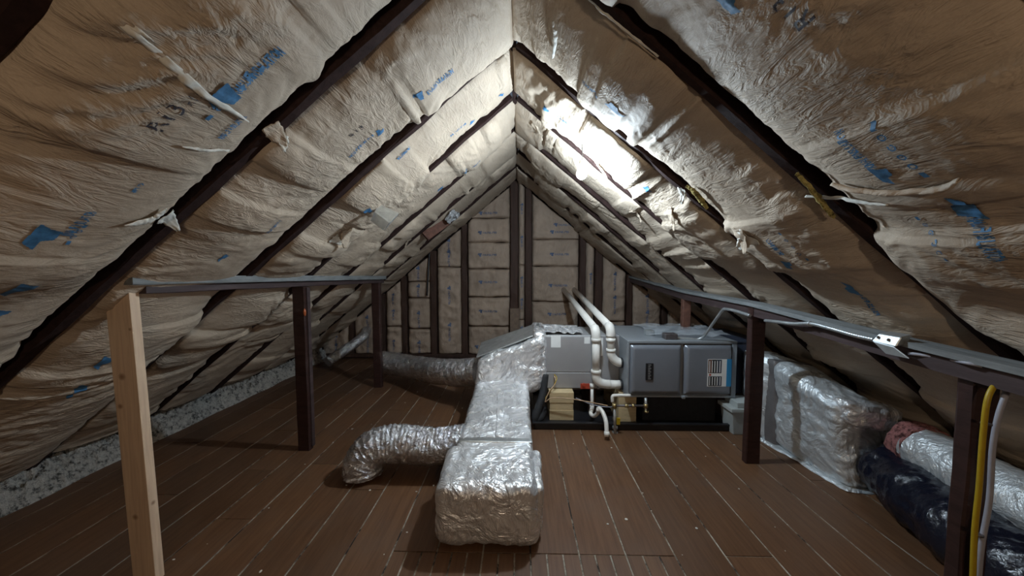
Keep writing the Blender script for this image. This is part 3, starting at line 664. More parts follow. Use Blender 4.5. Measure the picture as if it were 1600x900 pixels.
for (x0, x1, seams, lab, sd) in gb:
    root = empty('gable_batt', lab, 'insulation', ((x0 + x1) / 2, GY, 0), 'insulation strips between the gable studs')
    sm = seams + [99]
    for a, b in zip(sm[:-1], sm[1:]):
        n = max(8, int((x1 - x0) / 0.014)); zmax = min(b, max(plane_z(x0), plane_z(x1), RIDGE_Z if x0 < 0 < x1 else 0) + 0.02)
        if zmax - a < 0.05: continue
        m = max(6, int((zmax - a) / 0.016))
        u, v = np.meshgrid(np.linspace(0, 1, n), np.linspace(0, 1, m), indexing='ij')
        X = x0 + (x1 - x0) * u; top = np.minimum(zmax, RIDGE_Z - K * np.abs(X - RIDGE_X) + 0.01); top = np.maximum(top, a + 0.01)
        Z = a + 0.06 * (a == 0) + (top - a - 0.06 * (a == 0)) * v
        hz = (zmax - a)
        pz = np.minimum(1, np.minimum(v, 1 - v) * hz / 0.028) ** 0.5; pu = np.minimum(1, np.minimum(u, 1 - u) * (x1 - x0) / 0.06) ** 0.5
        seam_n = 0.012 * noise3(X * 7, 0 * X + a, 0.3, sd)
        d = 0.01 + 0.045 * pz * pu * (1 + 0.5 * noise3(X * 3, Z * 3, 0.2, sd)) + 0.020 * (ridged(X * 4, Z * 5, 0.2, sd + 2) * 0.8 + 0.6 * ridged(X * 10, Z * 9, 0.5, sd + 4) + 0.3 * ridged(X * 24, Z * 20, 0.5, sd + 5)) * np.minimum(1, pu * pz + .2)
        V = np.stack([X, GY + 0.005 - d, Z + seam_n * (v - 0.5) * 2 * (b != 99)], -1)
        V[0, :, 1] = GY + 0.05; V[-1, :, 1] = GY + 0.05; V[:, 0, 1] = GY + 0.03; V[:, -1, 1] = GY + 0.03
        uv = np.stack([X, Z], -1).reshape(-1, 2)
        obj('paper_face', grid_mesh('paper_face', V.reshape(-1, 3), n, m, M['paper_brown'], uv), root)
        # faint blue print on the face, built as thin ink cells just proud of the paper
        if hz > 0.2 or b == 99:
            for q in range(1 if hz < 0.5 else 2):
                cx = (x0 + x1) / 2 + (0.06 if sd % 2 else -0.06) * (x1 - x0 > 0.4); cx += 0.05 * math.sin(sd * 3.1 + a * 17 + q) * (x1 - x0 > 0.4); cz = a + (min(zmax, plane_z(cx)) - a) * ((0.42 + 0.12 * math.sin(a * 31 + sd) if hz < 0.5 else 0.3 + 0.4 * q))
                vert = (x1 - x0) < 0.5
                T = np.concatenate([text_tris('KNAUFINSULATION', 0.03) * [0.72, 0.6] + [0.28, 0.2], LOGO * [0.24, 1.0]])
                L_, H_ = (0.26, 0.05) if (x1 - x0) > 0.25 else (0.16, 0.04)
                cell = 0.004
                _, _, Mk, nx, ny = glyph_cells(T * [L_, H_], cell, 0, L_, 0, H_)
                gx, gy = np.meshgrid(np.arange(nx + 1) * cell - L_ / 2, np.arange(ny + 1) * cell - H_ / 2, indexing='ij')
                XX, ZZ = (cx + gx, cz + gy) if not vert else (cx + gy, cz - gx)
                iu = np.clip(((XX - x0) / (x1 - x0) * (n - 1)), 0, n - 1.001); 
                tp = np.maximum(np.minimum(zmax, RIDGE_Z - K * np.abs(XX - RIDGE_X) + 0.01), a + 0.01); zb = a + 0.06 * (a == 0)
                iv = np.clip((ZZ - zb) / (tp - zb) * (m - 1), 0, m - 1.001)
                a_, c_ = iu.astype(int), iv.astype(int); fa, fc = iu - a_, iv - c_; YS = V[..., 1]
                yy = YS[a_, c_]*(1-fa)*(1-fc) + YS[a_+1, c_]*fa*(1-fc) + YS[a_, c_+1]*(1-fa)*fc + YS[a_+1, c_+1]*fa*fc - 0.003
                me = grid_mesh('printed_lettering', np.stack([XX, yy, ZZ], -1).reshape(-1, 3), nx + 1, ny + 1, M['faint_ink'], keep=Mk)
                bmx = bmesh.new(); bmx.from_mesh(me); bmesh.ops.delete(bmx, geom=[v_ for v_ in bmx.verts if not v_.link_faces], context='VERTS'); bmx.to_mesh(me); bmx.free()
                obj('printed_lettering', me, root)

# ------------------------------------------------------------------ blown insulation along the left eave
n, m = 700, 44
yy, tt = np.meshgrid(np.linspace(-0.6, 4.93, n), np.linspace(0, 1, m), indexing='ij')
xx = -2.665 - 0.035 * noise3(yy * 2.5, 0 * yy, 0.2, 4) - 0.34 * tt
hh = 0.24 * tt ** 0.75 * (1 + 0.35 * noise3(yy * 3, tt * 2, 0.2, 8)) + (0.040 * ridged(yy * 15, tt * 5, 0.1, 9) + 0.030 * ridged(yy * 34, tt * 11, 0.4, 10)) * np.minimum(1, tt * 5) 
hh = np.minimum(hh, np.maximum(0.02, RIDGE_Z - K * np.abs(xx - RIDGE_X) + 0.12))
V = np.stack([xx, yy, hh - 0.012], -1).reshape(-1, 3)
o = obj('blown_insulation', grid_mesh('blown_insulation', V, n, m, M['fluff'], smooth=False)); tag(o, 'long heap of grey-white blown insulation along the left eave', 'insulation', kind='stuff')

# ------------------------------------------------------------------ knee wall plates and posts
left = empty('wall_plate', 'dusty double plate beam running along the left slope on posts', 'beam', (-1.5, 2.5, 1.2))
lz = lambda y: 1.262 - (y - 1.33) * 0.030
bar('upper_board', (-1.515, 1.33, lz(1.33) - 0.017), (-1.515, 3.92, lz(3.92) - 0.017), 0.09, 0.038, M['plate_dusty'], left, rough=0.003, seed=1, seg=40)
bar('lower_board', (-1.535, 1.40, lz(1.40) - 0.055), (-1.535, 3.92, lz(3.92) - 0.055), 0.08, 0.036, M['plate_dark'], left, rough=0.003, seed=2, seg=40)
bm = bmesh.new()
zt = lz(1.36) - 0.037
p1 = [(-1.588, 1.362, 0), (-1.492, 1.362, 0), (-1.492, 1.400, 0), (-1.588, 1.400, 0), (-1.622, 1.362, zt - 0.085), (-1.525, 1.362, zt), (-1.525, 1.400, zt), (-1.622, 1.400, zt - 0.085)]
add_hexa(bm, p1, 0.005, 2)
o = bm_obj('post', bm, M['lumber']); tag(o, 'pale new lumber post with knots in the left foreground', 'post')
o = bar('post', (-1.515, 2.435, 0), (-1.515, 2.435, lz(2.43) - 0.075), 0.085, 0.05, M['post'], None, upv=(0, 1, 0), rough=0.003, seed=7, seg=30); tag(o, 'dark painted post under the left beam with an orange resin blob, middle one', 'post')
bmr = bmesh.new(); bmesh.ops.create_uvsphere(bmr, u_segments=16, v_segments=10, radius=0.018)
for v in bmr.verts: v.co = Vector((v.co.x * 0.5 - 1.474, v.co.y * 0.6 + 2.412, v.co.z * 1.4 + 0.98))
rb = bm_obj('resin_blob', bmr, simple('resin', (0.42, 0.10, 0.03), 0.3), o, True)
o = bar('post', (-1.515, 3.75, 0), (-1.515, 3.75, lz(3.74) - 0.073), 0.085, 0.06, M['post'], None, upv=(0, 1, 0), rough=0.003, seed=9, seg=30); tag(o, 'dark painted post at the far end of the left beam', 'post')
strip = bar('nailed_strip', (-1.470, 2.450, 0.02), (-1.470, 2.450, lz(2.43) - 0.08), 0.012, 0.035, M['plate_dark'], None, upv=(0, 1, 0)); tag(strip, 'thin greyish strip nailed on the side of the middle left post', 'strip')
# floor shadow-catching sill battens beside the posts do not exist in the photo; nothing here

RPZ = [(0.75, 0.985), (1.15, 1.0), (1.52, 1.015), (2.33, 1.062), (3.3, 1.075), (4.90, 1.16)]
def rz(y): return float(np.interp(y, [p[0] for p in RPZ], [p[1] for p in RPZ]))
right = empty('wall_plate', 'dusty plate beam running along the right slope carrying the metal conduit', 'beam', (1.55, 2.5, 1.0))
for (y0, _), (y1, _2) in zip(RPZ[:-1], RPZ[1:]):
    if y0 < 3.3 <= y1 or y0 >= 3.3 or True:
        nm = 'upper_board'
        if y0 in (0.75, 2.33): pass
for (ya, yb) in ((0.75, 2.34), (2.34, 4.90)):
    ysn = np.linspace(ya, yb, 30); Vv = []
    for dz0, dz1, xa, xb, nm, mt in ((-0.022, 0.0, 1.478, 1.575, 'upper_board', 'plate_dusty'), (-0.085, -0.023, 1.498, 1.585, 'lower_board', 'plate_dark')):
        bm = bmesh.new(); rows = []
        for q, y in enumerate(ysn):
            z = rz(y); j = 0.003 * float(noise3(y * 5, 0.3, 0.2)); rows.append([bm.verts.new(p) for p in ((xa + j, y, z + dz0), (xb, y, z + dz0), (xb, y, z + dz1), (xa + j, y, z + dz1))])
        for r0, r1 in zip(rows[:-1], rows[1:]):
            for k in range(4): bm.faces.new([r0[k], r0[(k+1) % 4], r1[(k+1) % 4], r1[k]])
        bm.faces.new(rows[0]); bm.faces.new(rows[-1][::-1]); bm_obj(nm, bm, M[mt], right)
def rpost(y, lab, x=1.535, wd=0.088, dp=0.05, mt='post'):
    o = bar('post', (x + wd / 2, y, 0), (x + wd / 2, y, rz(y) - 0.02), wd, dp, M[mt], None, upv=(0, 1, 0), rough=0.003, seed=int(y * 10), seg=30); tag(o, lab, 'post'); return o
rpost(1.235, 'dark brown post in the right foreground behind the yellow cable', 1.525)
rpost(2.335, 'dark scuffed post in front of the furnace end, middle of the right beam', 1.488, 0.09)
rpost(3.33, 'rusty brown post behind the furnace under the far right beam', 1.50, 0.075, 0.05, 'rust')

# ------------------------------------------------------------------ furnace
FYF = 2.80
fx0, fx1, fz0, fz1 = 0.848, 1.695, 0.262, 0.712
fur = empty('furnace', 'grey horizontal gas furnace with two door panels standing on blocks', 'furnace', (1.27, 3.1, fz0))
box('cabinet', fx0, fx1, FYF + 0.012, 3.52, fz0, fz1, M['furnace'], fur, 0.006, 2)
bm = bmesh.new()
for b_ in ((fx0, fx1, FYF - 0.008, FYF + 0.012, fz1 - 0.020, fz1), (fx0, fx1, FYF - 0.008, FYF + 0.012, fz0, fz0 + 0.016), (fx0, fx0 + 0.016, FYF - 0.008, FYF + 0.012, fz0 + 0.016, fz1 - 0.020), (fx1 - 0.038, fx1, FYF - 0.008, FYF + 0.012, fz0 + 0.016, fz1 - 0.020)):
    add_box(bm, *b_, 0.003)
bm_obj('door_frame', bm, M['furnace'], fur)
def pillow_door(x0, x1):
    z0, z1 = fz0 + 0.022, fz1 - 0.026; n = 30
    u, v = np.meshgrid(np.linspace(0, 1, n), np.linspace(0, 1, n), indexing='ij')
    X = x0 + (x1 - x0) * u; Z = z0 + (z1 - z0) * v
    e = np.minimum(np.minimum(u, 1 - u) * (x1 - x0), np.minimum(v, 1 - v) * (z1 - z0))
    Y = FYF - 0.004 - 0.020 * sstep(0.0, 0.028, e) - 0.004 * np.sin(PI * v)
    Y[0, :] = Y[-1, :] = FYF + 0.012; Y[:, 0] = Y[:, -1] = FYF + 0.012
    return obj('door_panel', grid_mesh('door_panel', np.stack([X, Y, Z], -1).reshape(-1, 3), n, n, M['door']), fur)
xm = P(1066, 575, FYF).x
d1 = pillow_door(fx0 + 0.014, xm - 0.008); d2 = pillow_door(xm + 0.008, fx1 - 0.036)
np0, np1 = P(1007, 566, FYF), P(1018, 592, FYF)
pl = box('name_plate', np0.x, np1.x, FYF - 0.034, FYF - 0.026, np1.z, np0.z, M['black'], d1, 0.002)
bm = bmesh.new()
for k in range(9):
    z = np1.z + 0.012 + (np0.z - np1.z - 0.024) * k / 8; add_box(bm, np0.x + 0.018, np1.x - 0.018 - 0.006 * (k % 2), FYF - 0.0352, FYF - 0.034, z - 0.004, z + 0.003)
o = bm_obj('raised_lettering', bm, M['galv'], fur)
s0, s1 = P(1107, 561, FYF), P(1143, 604, FYF)
def quad(nm, px0, py0, px1, py1, Y, mat, par, th=0.0008):
    a, b = P(px0, py0, Y), P(px1, py1, Y); return box(nm, min(a.x, b.x), max(a.x, b.x), Y - th, Y, min(a.z, b.z), max(a.z, b.z), M[mat], par, 0)
YD = FYF - 0.0275
st = quad('warning_sticker', 1106, 561, 1142, 604, YD, 'white', d2)
quad('sticker_panel', 1107, 562, 1112, 583, YD - 0.001, 'rust', fur); quad('sticker_panel', 1113, 562, 1119, 583, YD - 0.001, 'black', fur); quad('sticker_panel', 1120, 562, 1127, 583, YD - 0.001, 'navy', fur)
quad('sticker_panel', 1107, 588, 1119, 603, YD - 0.001, 'black', fur); quad('sticker_panel', 1120, 588, 1127, 603, YD - 0.001, 'navy', fur); quad('sticker_panel', 1136, 561, 1142, 604, YD - 0.001, 'sticker_blue', fur); quad('sticker_mark', 1108, 584.5, 1111, 587, YD - 0.001, 'red', fur)
bm = bmesh.new()
for k in range(5):
    for zz in ((564, 582), (589, 602)):
        x = 1108.5 + k * 4; a, b = P(x, zz[0], YD - .002), P(x + 0.7, zz[1], YD - .002); add_box(bm, a.x, b.x, YD - 0.0022, YD - 0.0018, b.z, a.z)
bm_obj('sticker_lines', bm, M['white'], fur)
bm = bmesh.new(); 
kx = P(1066, 619, FYF); add_box(bm, kx.x - 0.012, kx.x + 0.012, FYF - 0.03, FYF - 0.004, fz0 - 0.004, fz0 + 0.014, 0.003); bm_obj('door_latch', bm, M['galv'], fur)
kx = P(981, 619, FYF)
bm = bmesh.new(); add_box(bm, 1.06, 1.13, 3.0, 3.06, fz1, fz1 + 0.045, 0.004); jb0 = bm_obj('knockout_box', bm, M['galv'], fur)
# wiring box on top at front
a = P(1046, 527, 2.88)
box('switch_box', a.x - 0.045, a.x + 0.05, 2.84, 2.92, fz1, fz1 + 0.045, M['iron'], fur, 0.003)

cz0, cz1 = 0.25, 0.708
coil = empty('coil_cabinet', 'plain grey evaporator coil cabinet joined to the furnace, left side', 'cabinet', (0.5, 3.2, cz0))
box('cabinet', 0.20, 0.848, 3.02, 3.46, cz0, cz1, M['coil'], coil, 0.004)
box('access_panel', 0.215, 0.66, 3.012, 3.02, 0.395, cz1 - 0.008, M['coil'], coil, 0.002)
box('access_panel', 0.215, 0.66, 3.013, 3.02, cz0 + 0.006, 0.388, M['coil'], coil, 0.002)
box('corner_flange', 0.662, 0.680, 3.008, 3.02, cz0, cz1, M['furnace'], coil, 0.001)
quad('paper_label', 861, 524, 876, 543, 3.011, 'white', coil); quad('paper_label', 913, 527, 922, 537, 3.011, 'white', coil); quad('paper_label', 939, 528, 942, 556, 3.018, 'white', coil)
o = quad('drain_fitting_plate', 907, 599, 922, 607, 3.008, 'red', coil, 0.01)

ret = empty('return_plenum', 'dark blue return air box at the right end of the furnace', 'duct', (1.8, 3.1, 0.25))
box('side_plate', 1.70, 1.96, 2.90, 3.46, 0.26, 0.68, M['navy'], ret, 0.003); box('top_flange', 1.70, 1.97, 2.89, 3.47, 0.68, 0.695, M['navy'], ret, 0.002)

# support blocks and pan
pan = empty('drain_pan', 'wide black plastic drain pan under the furnace and coil', 'pan', (0.9, 3.1, 0))
PX0, PX1, PY0, PY1 = 0.115, 1.665, 2.775, 3.56
box('pan_base', PX0 + 0.02, PX1 - 0.02, PY0 + 0.02, PY1 - 0.02, 0.002, 0.014, M['black'], pan, 0.003)
bm = bmesh.new()
for q in ((PX0, PX1, PY0, PY0 + 0.012), (PX0, PX1, PY1 - 0.012, PY1), (PX0, PX0 + 0.012, PY0, PY1), (PX1 - 0.012, PX1, PY0, PY1)): add_box(bm, q[0], q[1], q[2], q[3], 0.002, 0.052, 0.004)
bm_obj('pan_wall', bm, M['black'], pan)
bm = bmesh.new()
for q in ((PX0 - 0.012, PX1 + 0.012, PY0 - 0.016, PY0 + 0.014), (PX0 - 0.012, PX0 + 0.014, PY0, PY1), (PX1 - 0.014, PX1 + 0.012, PY0, PY1)): add_box(bm, *q, 0.048, 0.062, 0.005, 2)
bm_obj('pan_rim', bm, M['black'], pan)
def block(x0, x1, y0, y1, z0, z1, lab, mt='block'):
    o = box('wood_block', x0, x1, y0, y1, z0, z1, M[mt], None, 0.004, 2); return tag(o, lab, 'block')
xa, xb = P(859, 640, 2.9).x, P(897, 640, 2.9).x
block(xa, xb, 2.92, 3.40, 0.014, 0.098, 'pale wood block lowest of the stack under the coil cabinet, resting in the black pan')
block(xa + .003, xb - .003, 2.925, 3.40, 0.099, 0.160, 'pale wood block in the middle of the stack under the coil cabinet')
block(xa - .002, xb, 2.92, 3.40, 0.161, 0.249, 'pale wood block topmost of the stack touching the coil cabinet')
xa, xb = P(961, 640, 2.86).x, P(991, 640, 2.86).x
block(xa + 0.04, xb + 0.03, 2.90, 3.42, 0.014, 0.260, 'brown wood block under the left end of the furnace behind the gas pipe', 'block')
o = box('gap_box', 1.02, 1.62, 2.93, 3.45, 0.014, 0.258, M['soft_black'], None, 0.01, 2); tag(o, 'black box filling the gap under the furnace doors', 'support')  # plain black box closing the gap between pan and furnace
o = box('wood_block', 0.60, 0.66, 3.05, 3.42, 0.014, 0.249, M['stud'], None, 0.004); tag(o, 'dark board on edge under the coil cabinet, right of the pale blocks', 'block')

# ------------------------------------------------------------------ white vent pipes
def ringc(name, c, axis, r, L, mat, par):
    a = np.array(c, float); d = np.array(axis, float); d /= np.linalg.norm(d)
    return tube(name, [a - d * L / 2, a + d * L / 2], r, M[mat], par, n=2, m=24, smoothp=False)
R_ = 0.0315
pa = [(0.59, 4.92, 0.985), (0.615, 3.25, 0.800), (0.625, 2.95, 0.765)]
vp = empty('vent_pipe', 'white plastic vent pipe dropping furthest before entering the furnace, left of the two', 'pipe', (0.63, 2.93, 0.3))
w0, w1, w2, w3, w4 = (0.600, 4.93, 0.975), (0.622, 2.97, 0.785), (0.628, 2.93, 0.70), (0.632, 2.93, 0.42), (0.85, 2.93, 0.318)
tube('pipe', [w0, w1], R_, M['pvc'], vp, n=2, m=24, smoothp=False)
tube('elbow', [w1, (0.625, 2.945, 0.765), (0.627, 2.932, 0.735), w2], R_ + 0.006, M['pvc'], vp, n=14, m=24)
tube('pipe', [w2, w3], R_, M['pvc'], vp, n=2, m=24, smoothp=False)
ringc('coupling', (0.6285, 2.93, 0.69), (0, 0, 1), R_ + 0.008, 0.03, 'pvc', vp)
ringc('coupling', (0.632, 2.93, 0.425), (0, 0, 1), R_ + 0.009, 0.03, 'pvc', vp)
tube('elbow', [(0.632, 2.93, 0.42), (0.636, 2.93, 0.372), (0.665, 2.93, 0.335), (0.715, 2.93, 0.320), (0.75, 2.93, 0.318)], R_ + 0.005, M['pvc'], vp, n=20, m=24)
tube('pipe', [(0.74, 2.93, 0.318), (0.846, 2.93, 0.318)], R_ + 0.003, M['pvc'], vp, n=2, m=24, smoothp=False)
ringc('rubber_collar', (0.838, 2.93, 0.318), (1, 0, 0), R_ + 0.012, 0.016, 'black', vp)
vp2 = empty('vent_pipe', 'white plastic vent pipe entering higher on the furnace side, right of the two', 'pipe', (0.76, 2.93, 0.5))
tube('pipe', [(0.742, 4.93, 0.975), (0.744, 2.97, 0.800)], R_, M['pvc'], vp2, n=2, m=24, smoothp=False)
tube('elbow', [(0.744, 2.98, 0.80), (0.745, 2.945, 0.785), (0.747, 2.932, 0.755), (0.748, 2.93, 0.72)], R_ + 0.006, M['pvc'], vp2, n=14, m=24)
tube('pipe', [(0.748, 2.93, 0.73), (0.752, 2.93, 0.60)], R_, M['pvc'], vp2, n=2, m=24, smoothp=False)
ringc('coupling', (0.749, 2.93, 0.69), (0, 0, 1), R_ + 0.008, 0.03, 'pvc', vp2); ringc('coupling', (0.752, 2.93, 0.605), (0, 0, 1), R_ + 0.008, 0.025, 'pvc', vp2)
tube('elbow', [(0.752, 2.93, 0.61), (0.757, 2.93, 0.560), (0.785, 2.93, 0.522), (0.815, 2.93, 0.505), (0.846, 2.93, 0.500)], R_ + 0.005, M['pvc'], vp2, n=20, m=24)
ringc('rubber_collar', (0.838, 2.93, 0.500), (1, 0.0, 0), R_ + 0.012, 0.016, 'black', vp2)

# condensate drain
dr = empty('drain_pipe', 'thin white condensate drain with trap running out of the black pan onto the floor', 'pipe', (0.6, 2.8, 0))
tube('pipe', [P(925, 602, 2.96), P(925, 640, 2.90)], 0.013, M['pvc'], dr, n=2, m=14, smoothp=False)
ringc('coupling', P(925, 603, 2.955), (0, 0, 1), 0.019, 0.035, 'pvc', dr); ringc('coupling', P(925, 636, 2.91), (0, 0, 1), 0.018, 0.03, 'pvc', dr)
tube('trap', [P(925, 638, 2.90), P(923, 646, 2.88), P(928, 650, 2.84), P(934, 645, 2.80), P(936, 638, 2.76), P(942, 645, 2.72), P(947, 660, 2.66), P(948, 680, 2.62)], 0.016, M['pvc'], dr, m=14, spacing=0.01)
ringc('coupling', P(948, 678, 2.62), (0, 0.1, 1), 0.020, 0.03, 'pvc', dr)
ringc('coupling', P(936, 641, 2.76), (0.2, 0.6, 0.8), 0.022, 0.03, 'pvc', dr)
ringc('red_button', P(912, 601, 2.985), (0, 1, 0), 0.012, 0.02, 'red', dr)
dr2 = empty('drain_pipe', 'short cream drain elbow coming out under the furnace corner', 'pipe', (0.8, 2.85, 0.2))
tube('pipe', [P(985, 618, 2.79), P(962, 618, 2.79), P(957, 620, 2.79), P(957, 628, 2.79)], 0.013, M['pvc'], dr2, m=14, spacing=0.01)
# gas line
gl = empty('gas_pipe', 'iron gas pipe with brass tee and yellow handled valve beside the furnace', 'pipe', (0.8, 2.75, 0))
g0 = P(961, 672, 2.74)
tube('riser', [P(961, 677, 2.72), P(960, 632, 2.74)], 0.011, M['galv'], gl, n=2, m=14, smoothp=False)
tube('branch', [P(959, 634, 2.74), P(1012, 634, 2.74)], 0.009, M['iron'], gl, n=2, m=14, smoothp=False)
tube('riser', [P(1009, 622, 2.74), P(1009, 642, 2.74)], 0.010, M['galv'], gl, n=2, m=14, smoothp=False)
for c, ax, r_, l_ in (((960, 634), (0, 0, 1), .017, .035), ((979, 634), (1, 0, 0), .014, .03), ((989, 634), (1, 0, 0), .016, .02), ((961, 655), (0, 0, 1), .018, .03), ((961, 668), (0, 0, 1), .020, .02), ((961, 676), (0, 0, 1), .022, .02), ((1009, 634), (0, 0, 1), .016, .03), ((1010, 643), (0, 0, 1), .016, .012)):
    ringc('fitting', P(*c, 2.74), ax, r_, l_, 'brass' if r_ < .019 else 'galv', gl)
bm = bmesh.new(); q = P(966, 658, 2.71); add_box(bm, q.x - 0.012, q.x + 0.014, q.y - 0.006, q.y + 0.006, q.z - 0.028, q.z + 0.026, 0.004, 2); h = bm_obj('valve_handle', bm, M['yellow'], gl); h['label'] = 'yellow valve handle'
# black refrigerant line
o = tube('refrigerant_line', [P(852, 585, 2.98), P(848, 615, 2.92), P(840, 640, 2.86), P(836, 655, 2.84), P(844, 652, 2.88), P(850, 640, 3.0)], 0.030, M['soft_black'], None, m=18, spacing=0.015); tag(o, 'black foam insulated refrigerant line looping into the pan', 'pipe')
o = tube('thermostat_wire', [P(866, 587, 3.0), P(868, 598, 2.95), P(858, 612, 2.90), P(852, 628, 2.88), P(862, 622, 2.87), P(890, 623, 2.86), P(920, 628, 2.86), P(950, 634, 2.84)], 0.004, M['copper'], None, m=8); tag(o, 'thin tan thermostat wire drooping in front of the pale blocks', 'cable')
o = tube('control_wire', [P(866, 585, 3.0), P(870, 592, 2.96), P(862, 608, 2.93), P(852, 622, 2.9), P(843, 630, 2.9)], 0.004, M['yellow'], None, m=8); tag(o, 'short greenish yellow control wire hanging below the coil cabinet corner', 'cable')
o = tube('thermostat_wire', [P(900, 622, 2.87), P(925, 632, 2.9), P(950, 636, 2.88), P(968, 634, 2.82)], 0.0035, M['white_cable'], None, m=8); tag(o, 'thin white wire running from the pale blocks to the gas pipe', 'cable')

# loose sheets on top of the cabinets
def sheet(name, x0, x1, y0, y1, z, mat, amp, lab, cat, seed=0, th=0.001, freq=14):
    n = 50; u, v = np.meshgrid(np.linspace(0, 1, n), np.linspace(0, 1, n), indexing='ij')
    X = x0 + (x1 - x0) * u + 0.02 * noise3(v * 4, u * 0, 0.3, seed); Y = y0 + (y1 - y0) * v + 0.02 * noise3(u * 4, 0 * u, 0.5, seed)
    Z = z + amp * np.clip(0.5 + 0.5 * ridged(X * freq, Y * freq, 0.3, seed) + 0.4 * noise3(X * 6, Y * 6, 0.6, seed), 0.05, 2)
    o = obj(name, grid_mesh(name, np.stack([X, Y, Z], -1).reshape(-1, 3), n, n, M[mat]))
    md = o.modifiers.new('thick', 'SOLIDIFY'); md.thickness = th; md.offset = 1; tag(o, lab, cat); return o
sheet('foil_scrap', 0.21, 0.54, 3.04, 3.42, cz1 + 0.002, 'foil', 0.030, 'crumpled foil scrap lying on the coil cabinet top', 'foil', 3)
sheet('plastic_film', 1.10, 1.72, 2.90, 3.48, fz1 + 0.004, 'film', 0.030, 'crumpled clear plastic film lying on the furnace top', 'plastic film', 6, freq=8)

# ------------------------------------------------------------------ supply plenum and trunk
sup = empty('supply_duct', 'foil wrapped supply duct stepping down from the coil to a long floor trunk', 'duct', (-0.15, 2.3, 0))
pc = [(-0.375, 2.93, 0.03), (0.19, 2.93, 0.27), (0.19, 3.46, 0.27), (-0.375, 3.42, 0.03), (-0.365, 2.93, 0.50), (0.20, 2.93, 0.715), (0.20, 3.46, 0.735), (-0.365, 3.42, 0.545)]
blob_box('plenum', pc, M['foil'], sup, 44, 0.014, 16, 0.045, 5, (1, 1, 1))
bm = bmesh.new()
add_hexa(bm, [(-0.37, 3.00, 0.512), (0.185, 3.00, 0.728), (0.185, 3.44, 0.742), (-0.37, 3.40, 0.552), (-0.37, 3.00, 0.524), (0.185, 3.00, 0.740), (0.185, 3.44, 0.754), (-0.37, 3.40, 0.564)], 0.004)
t_ = bm_obj('top_panel', bm, M['galv'], sup); t_['label'] = 'bare grey sheet metal top of the plenum'
blob_box('collar_wrap', hexa8(0.12, 0.225, 2.96, 3.47, 0.26, 0.745), M['foil'], sup, 24, 0.010, 22, 0.03, 8)
tc = [(-0.365, 1.83, 0.02), (0.085, 1.83, 0.02), (0.085, 3.02, 0.02), (-0.385, 3.02, 0.02), (-0.350, 1.83, 0.295), (0.070, 1.83, 0.295), (0.075, 3.02, 0.345), (-0.37, 3.02, 0.335)]
blob_box('trunk', tc, M['foil'], sup, 56, 0.006, 9, 0.035, 11, (1, 1, 1))
blob_box('end_box', hexa8(-0.395, 0.090, 1.555, 1.96, 0.002, 0.295), M['foil'], sup, 60, 0.011, 11, 0.055, 21, (1, 0.5, 0.8))
blob_box('side_wrap', hexa8(0.06, 0.115, 1.62, 1.98, 0.03, 0.26), M['foil'], sup, 20, 0.008, 14, 0.025, 25)
# tape joints over the trunk
def strap(y, wv=0.05, zt=0.31):
    bm = bmesh.new(); add_hexa(bm, [(-0.352, y, zt), (0.06, y, zt), (0.062, y + wv, zt + 0.003), (-0.355, y + wv, zt + 0.003), (-0.352, y, zt + .003), (0.06, y, zt + .003), (0.062, y + wv, zt + 0.006), (-0.355, y + wv, zt + 0.006)]); bm_obj('tape_seam', bm, M['galv_tape'], sup)
blob_box('tape_wrap', [(-0.355, 1.97, 0.288), (0.078, 1.97, 0.288), (0.078, 2.02, 0.290), (-0.355, 2.02, 0.290), (-0.350, 1.97, 0.304), (0.072, 1.97, 0.304), (0.072, 2.02, 0.306), (-0.350, 2.02, 0.306)], M['galv_tape'], sup, 14, 0.003, 20, 0.006, 3)
blob_box('tape_wrap', [(-0.14, 2.03, 0.290), (-0.09, 2.03, 0.290), (-0.12, 2.70, 0.318), (-0.17, 2.70, 0.318), (-0.14, 2.03, 0.308), (-0.09, 2.03, 0.308), (-0.12, 2.70, 0.338), (-0.17, 2.70, 0.338)], M['foil'], sup, 20, 0.006, 20, 0.008, 4)
blob_box('tape_wrap', [(-0.09, 2.42, 0.302), (0.06, 2.42, 0.302), (0.06, 2.46, 0.305), (-0.09, 2.46, 0.305), (-0.09, 2.42, 0.318), (0.06, 2.42, 0.318), (0.06, 2.46, 0.322), (-0.09, 2.46, 0.322)], M['foil'], sup, 14, 0.004, 20, 0.006, 6)

def flexr(pitch, ca, cr, seed):
    def f(S, A_, r):
        S = S + 0.006 * noise3(S * 14, np.cos(A_) * 1.6, np.sin(A_) * 1.6, seed + 4)
        ph = (S / pitch + 0.05 * np.sin(A_ * 1 + S * 9)) % 1.0
        cor = np.abs(2 * ph - 1)
        return r * (1 + ca * (0.6 + 0.9 * noise3(S * 10, np.cos(A_) * 1.5, np.sin(A_) * 1.5, seed + 2)) * (cor - 0.5) + cr * ridged(S * 30, np.cos(A_) * 3, np.sin(A_) * 3, seed) + cr * noise3(S * 6, np.cos(A_) * 1.2, np.sin(A_) * 1.2, seed + 1))
    return f
o = tube('flexible_duct', [P(752, 580, 3.15), P(720, 582, 3.28), P(685, 580, 3.48), P(650, 575, 3.75), P(620, 569, 3.92), P(598, 566, 4.02)], 0.122, M['foil_flex'], None, m=40, rfun=flexr(0.028, 0.05, 0.05, 5), spacing=0.008)
tag(o, 'silver flexible duct lying on the floor, running back left from the plenum', 'duct')
o = tube('flexible_duct', [(-0.345, 2.17, 0.19), (-0.55, 2.17, 0.170), (-0.76, 2.17, 0.185), (-0.90, 2.145, 0.165), (-0.965, 2.12, 0.085), (-0.96, 2.11, 0.012)], 0.108, M['foil_flex'], None, m=44, rfun=flexr(0.026, 0.08, 0.085, 8), spacing=0.004)
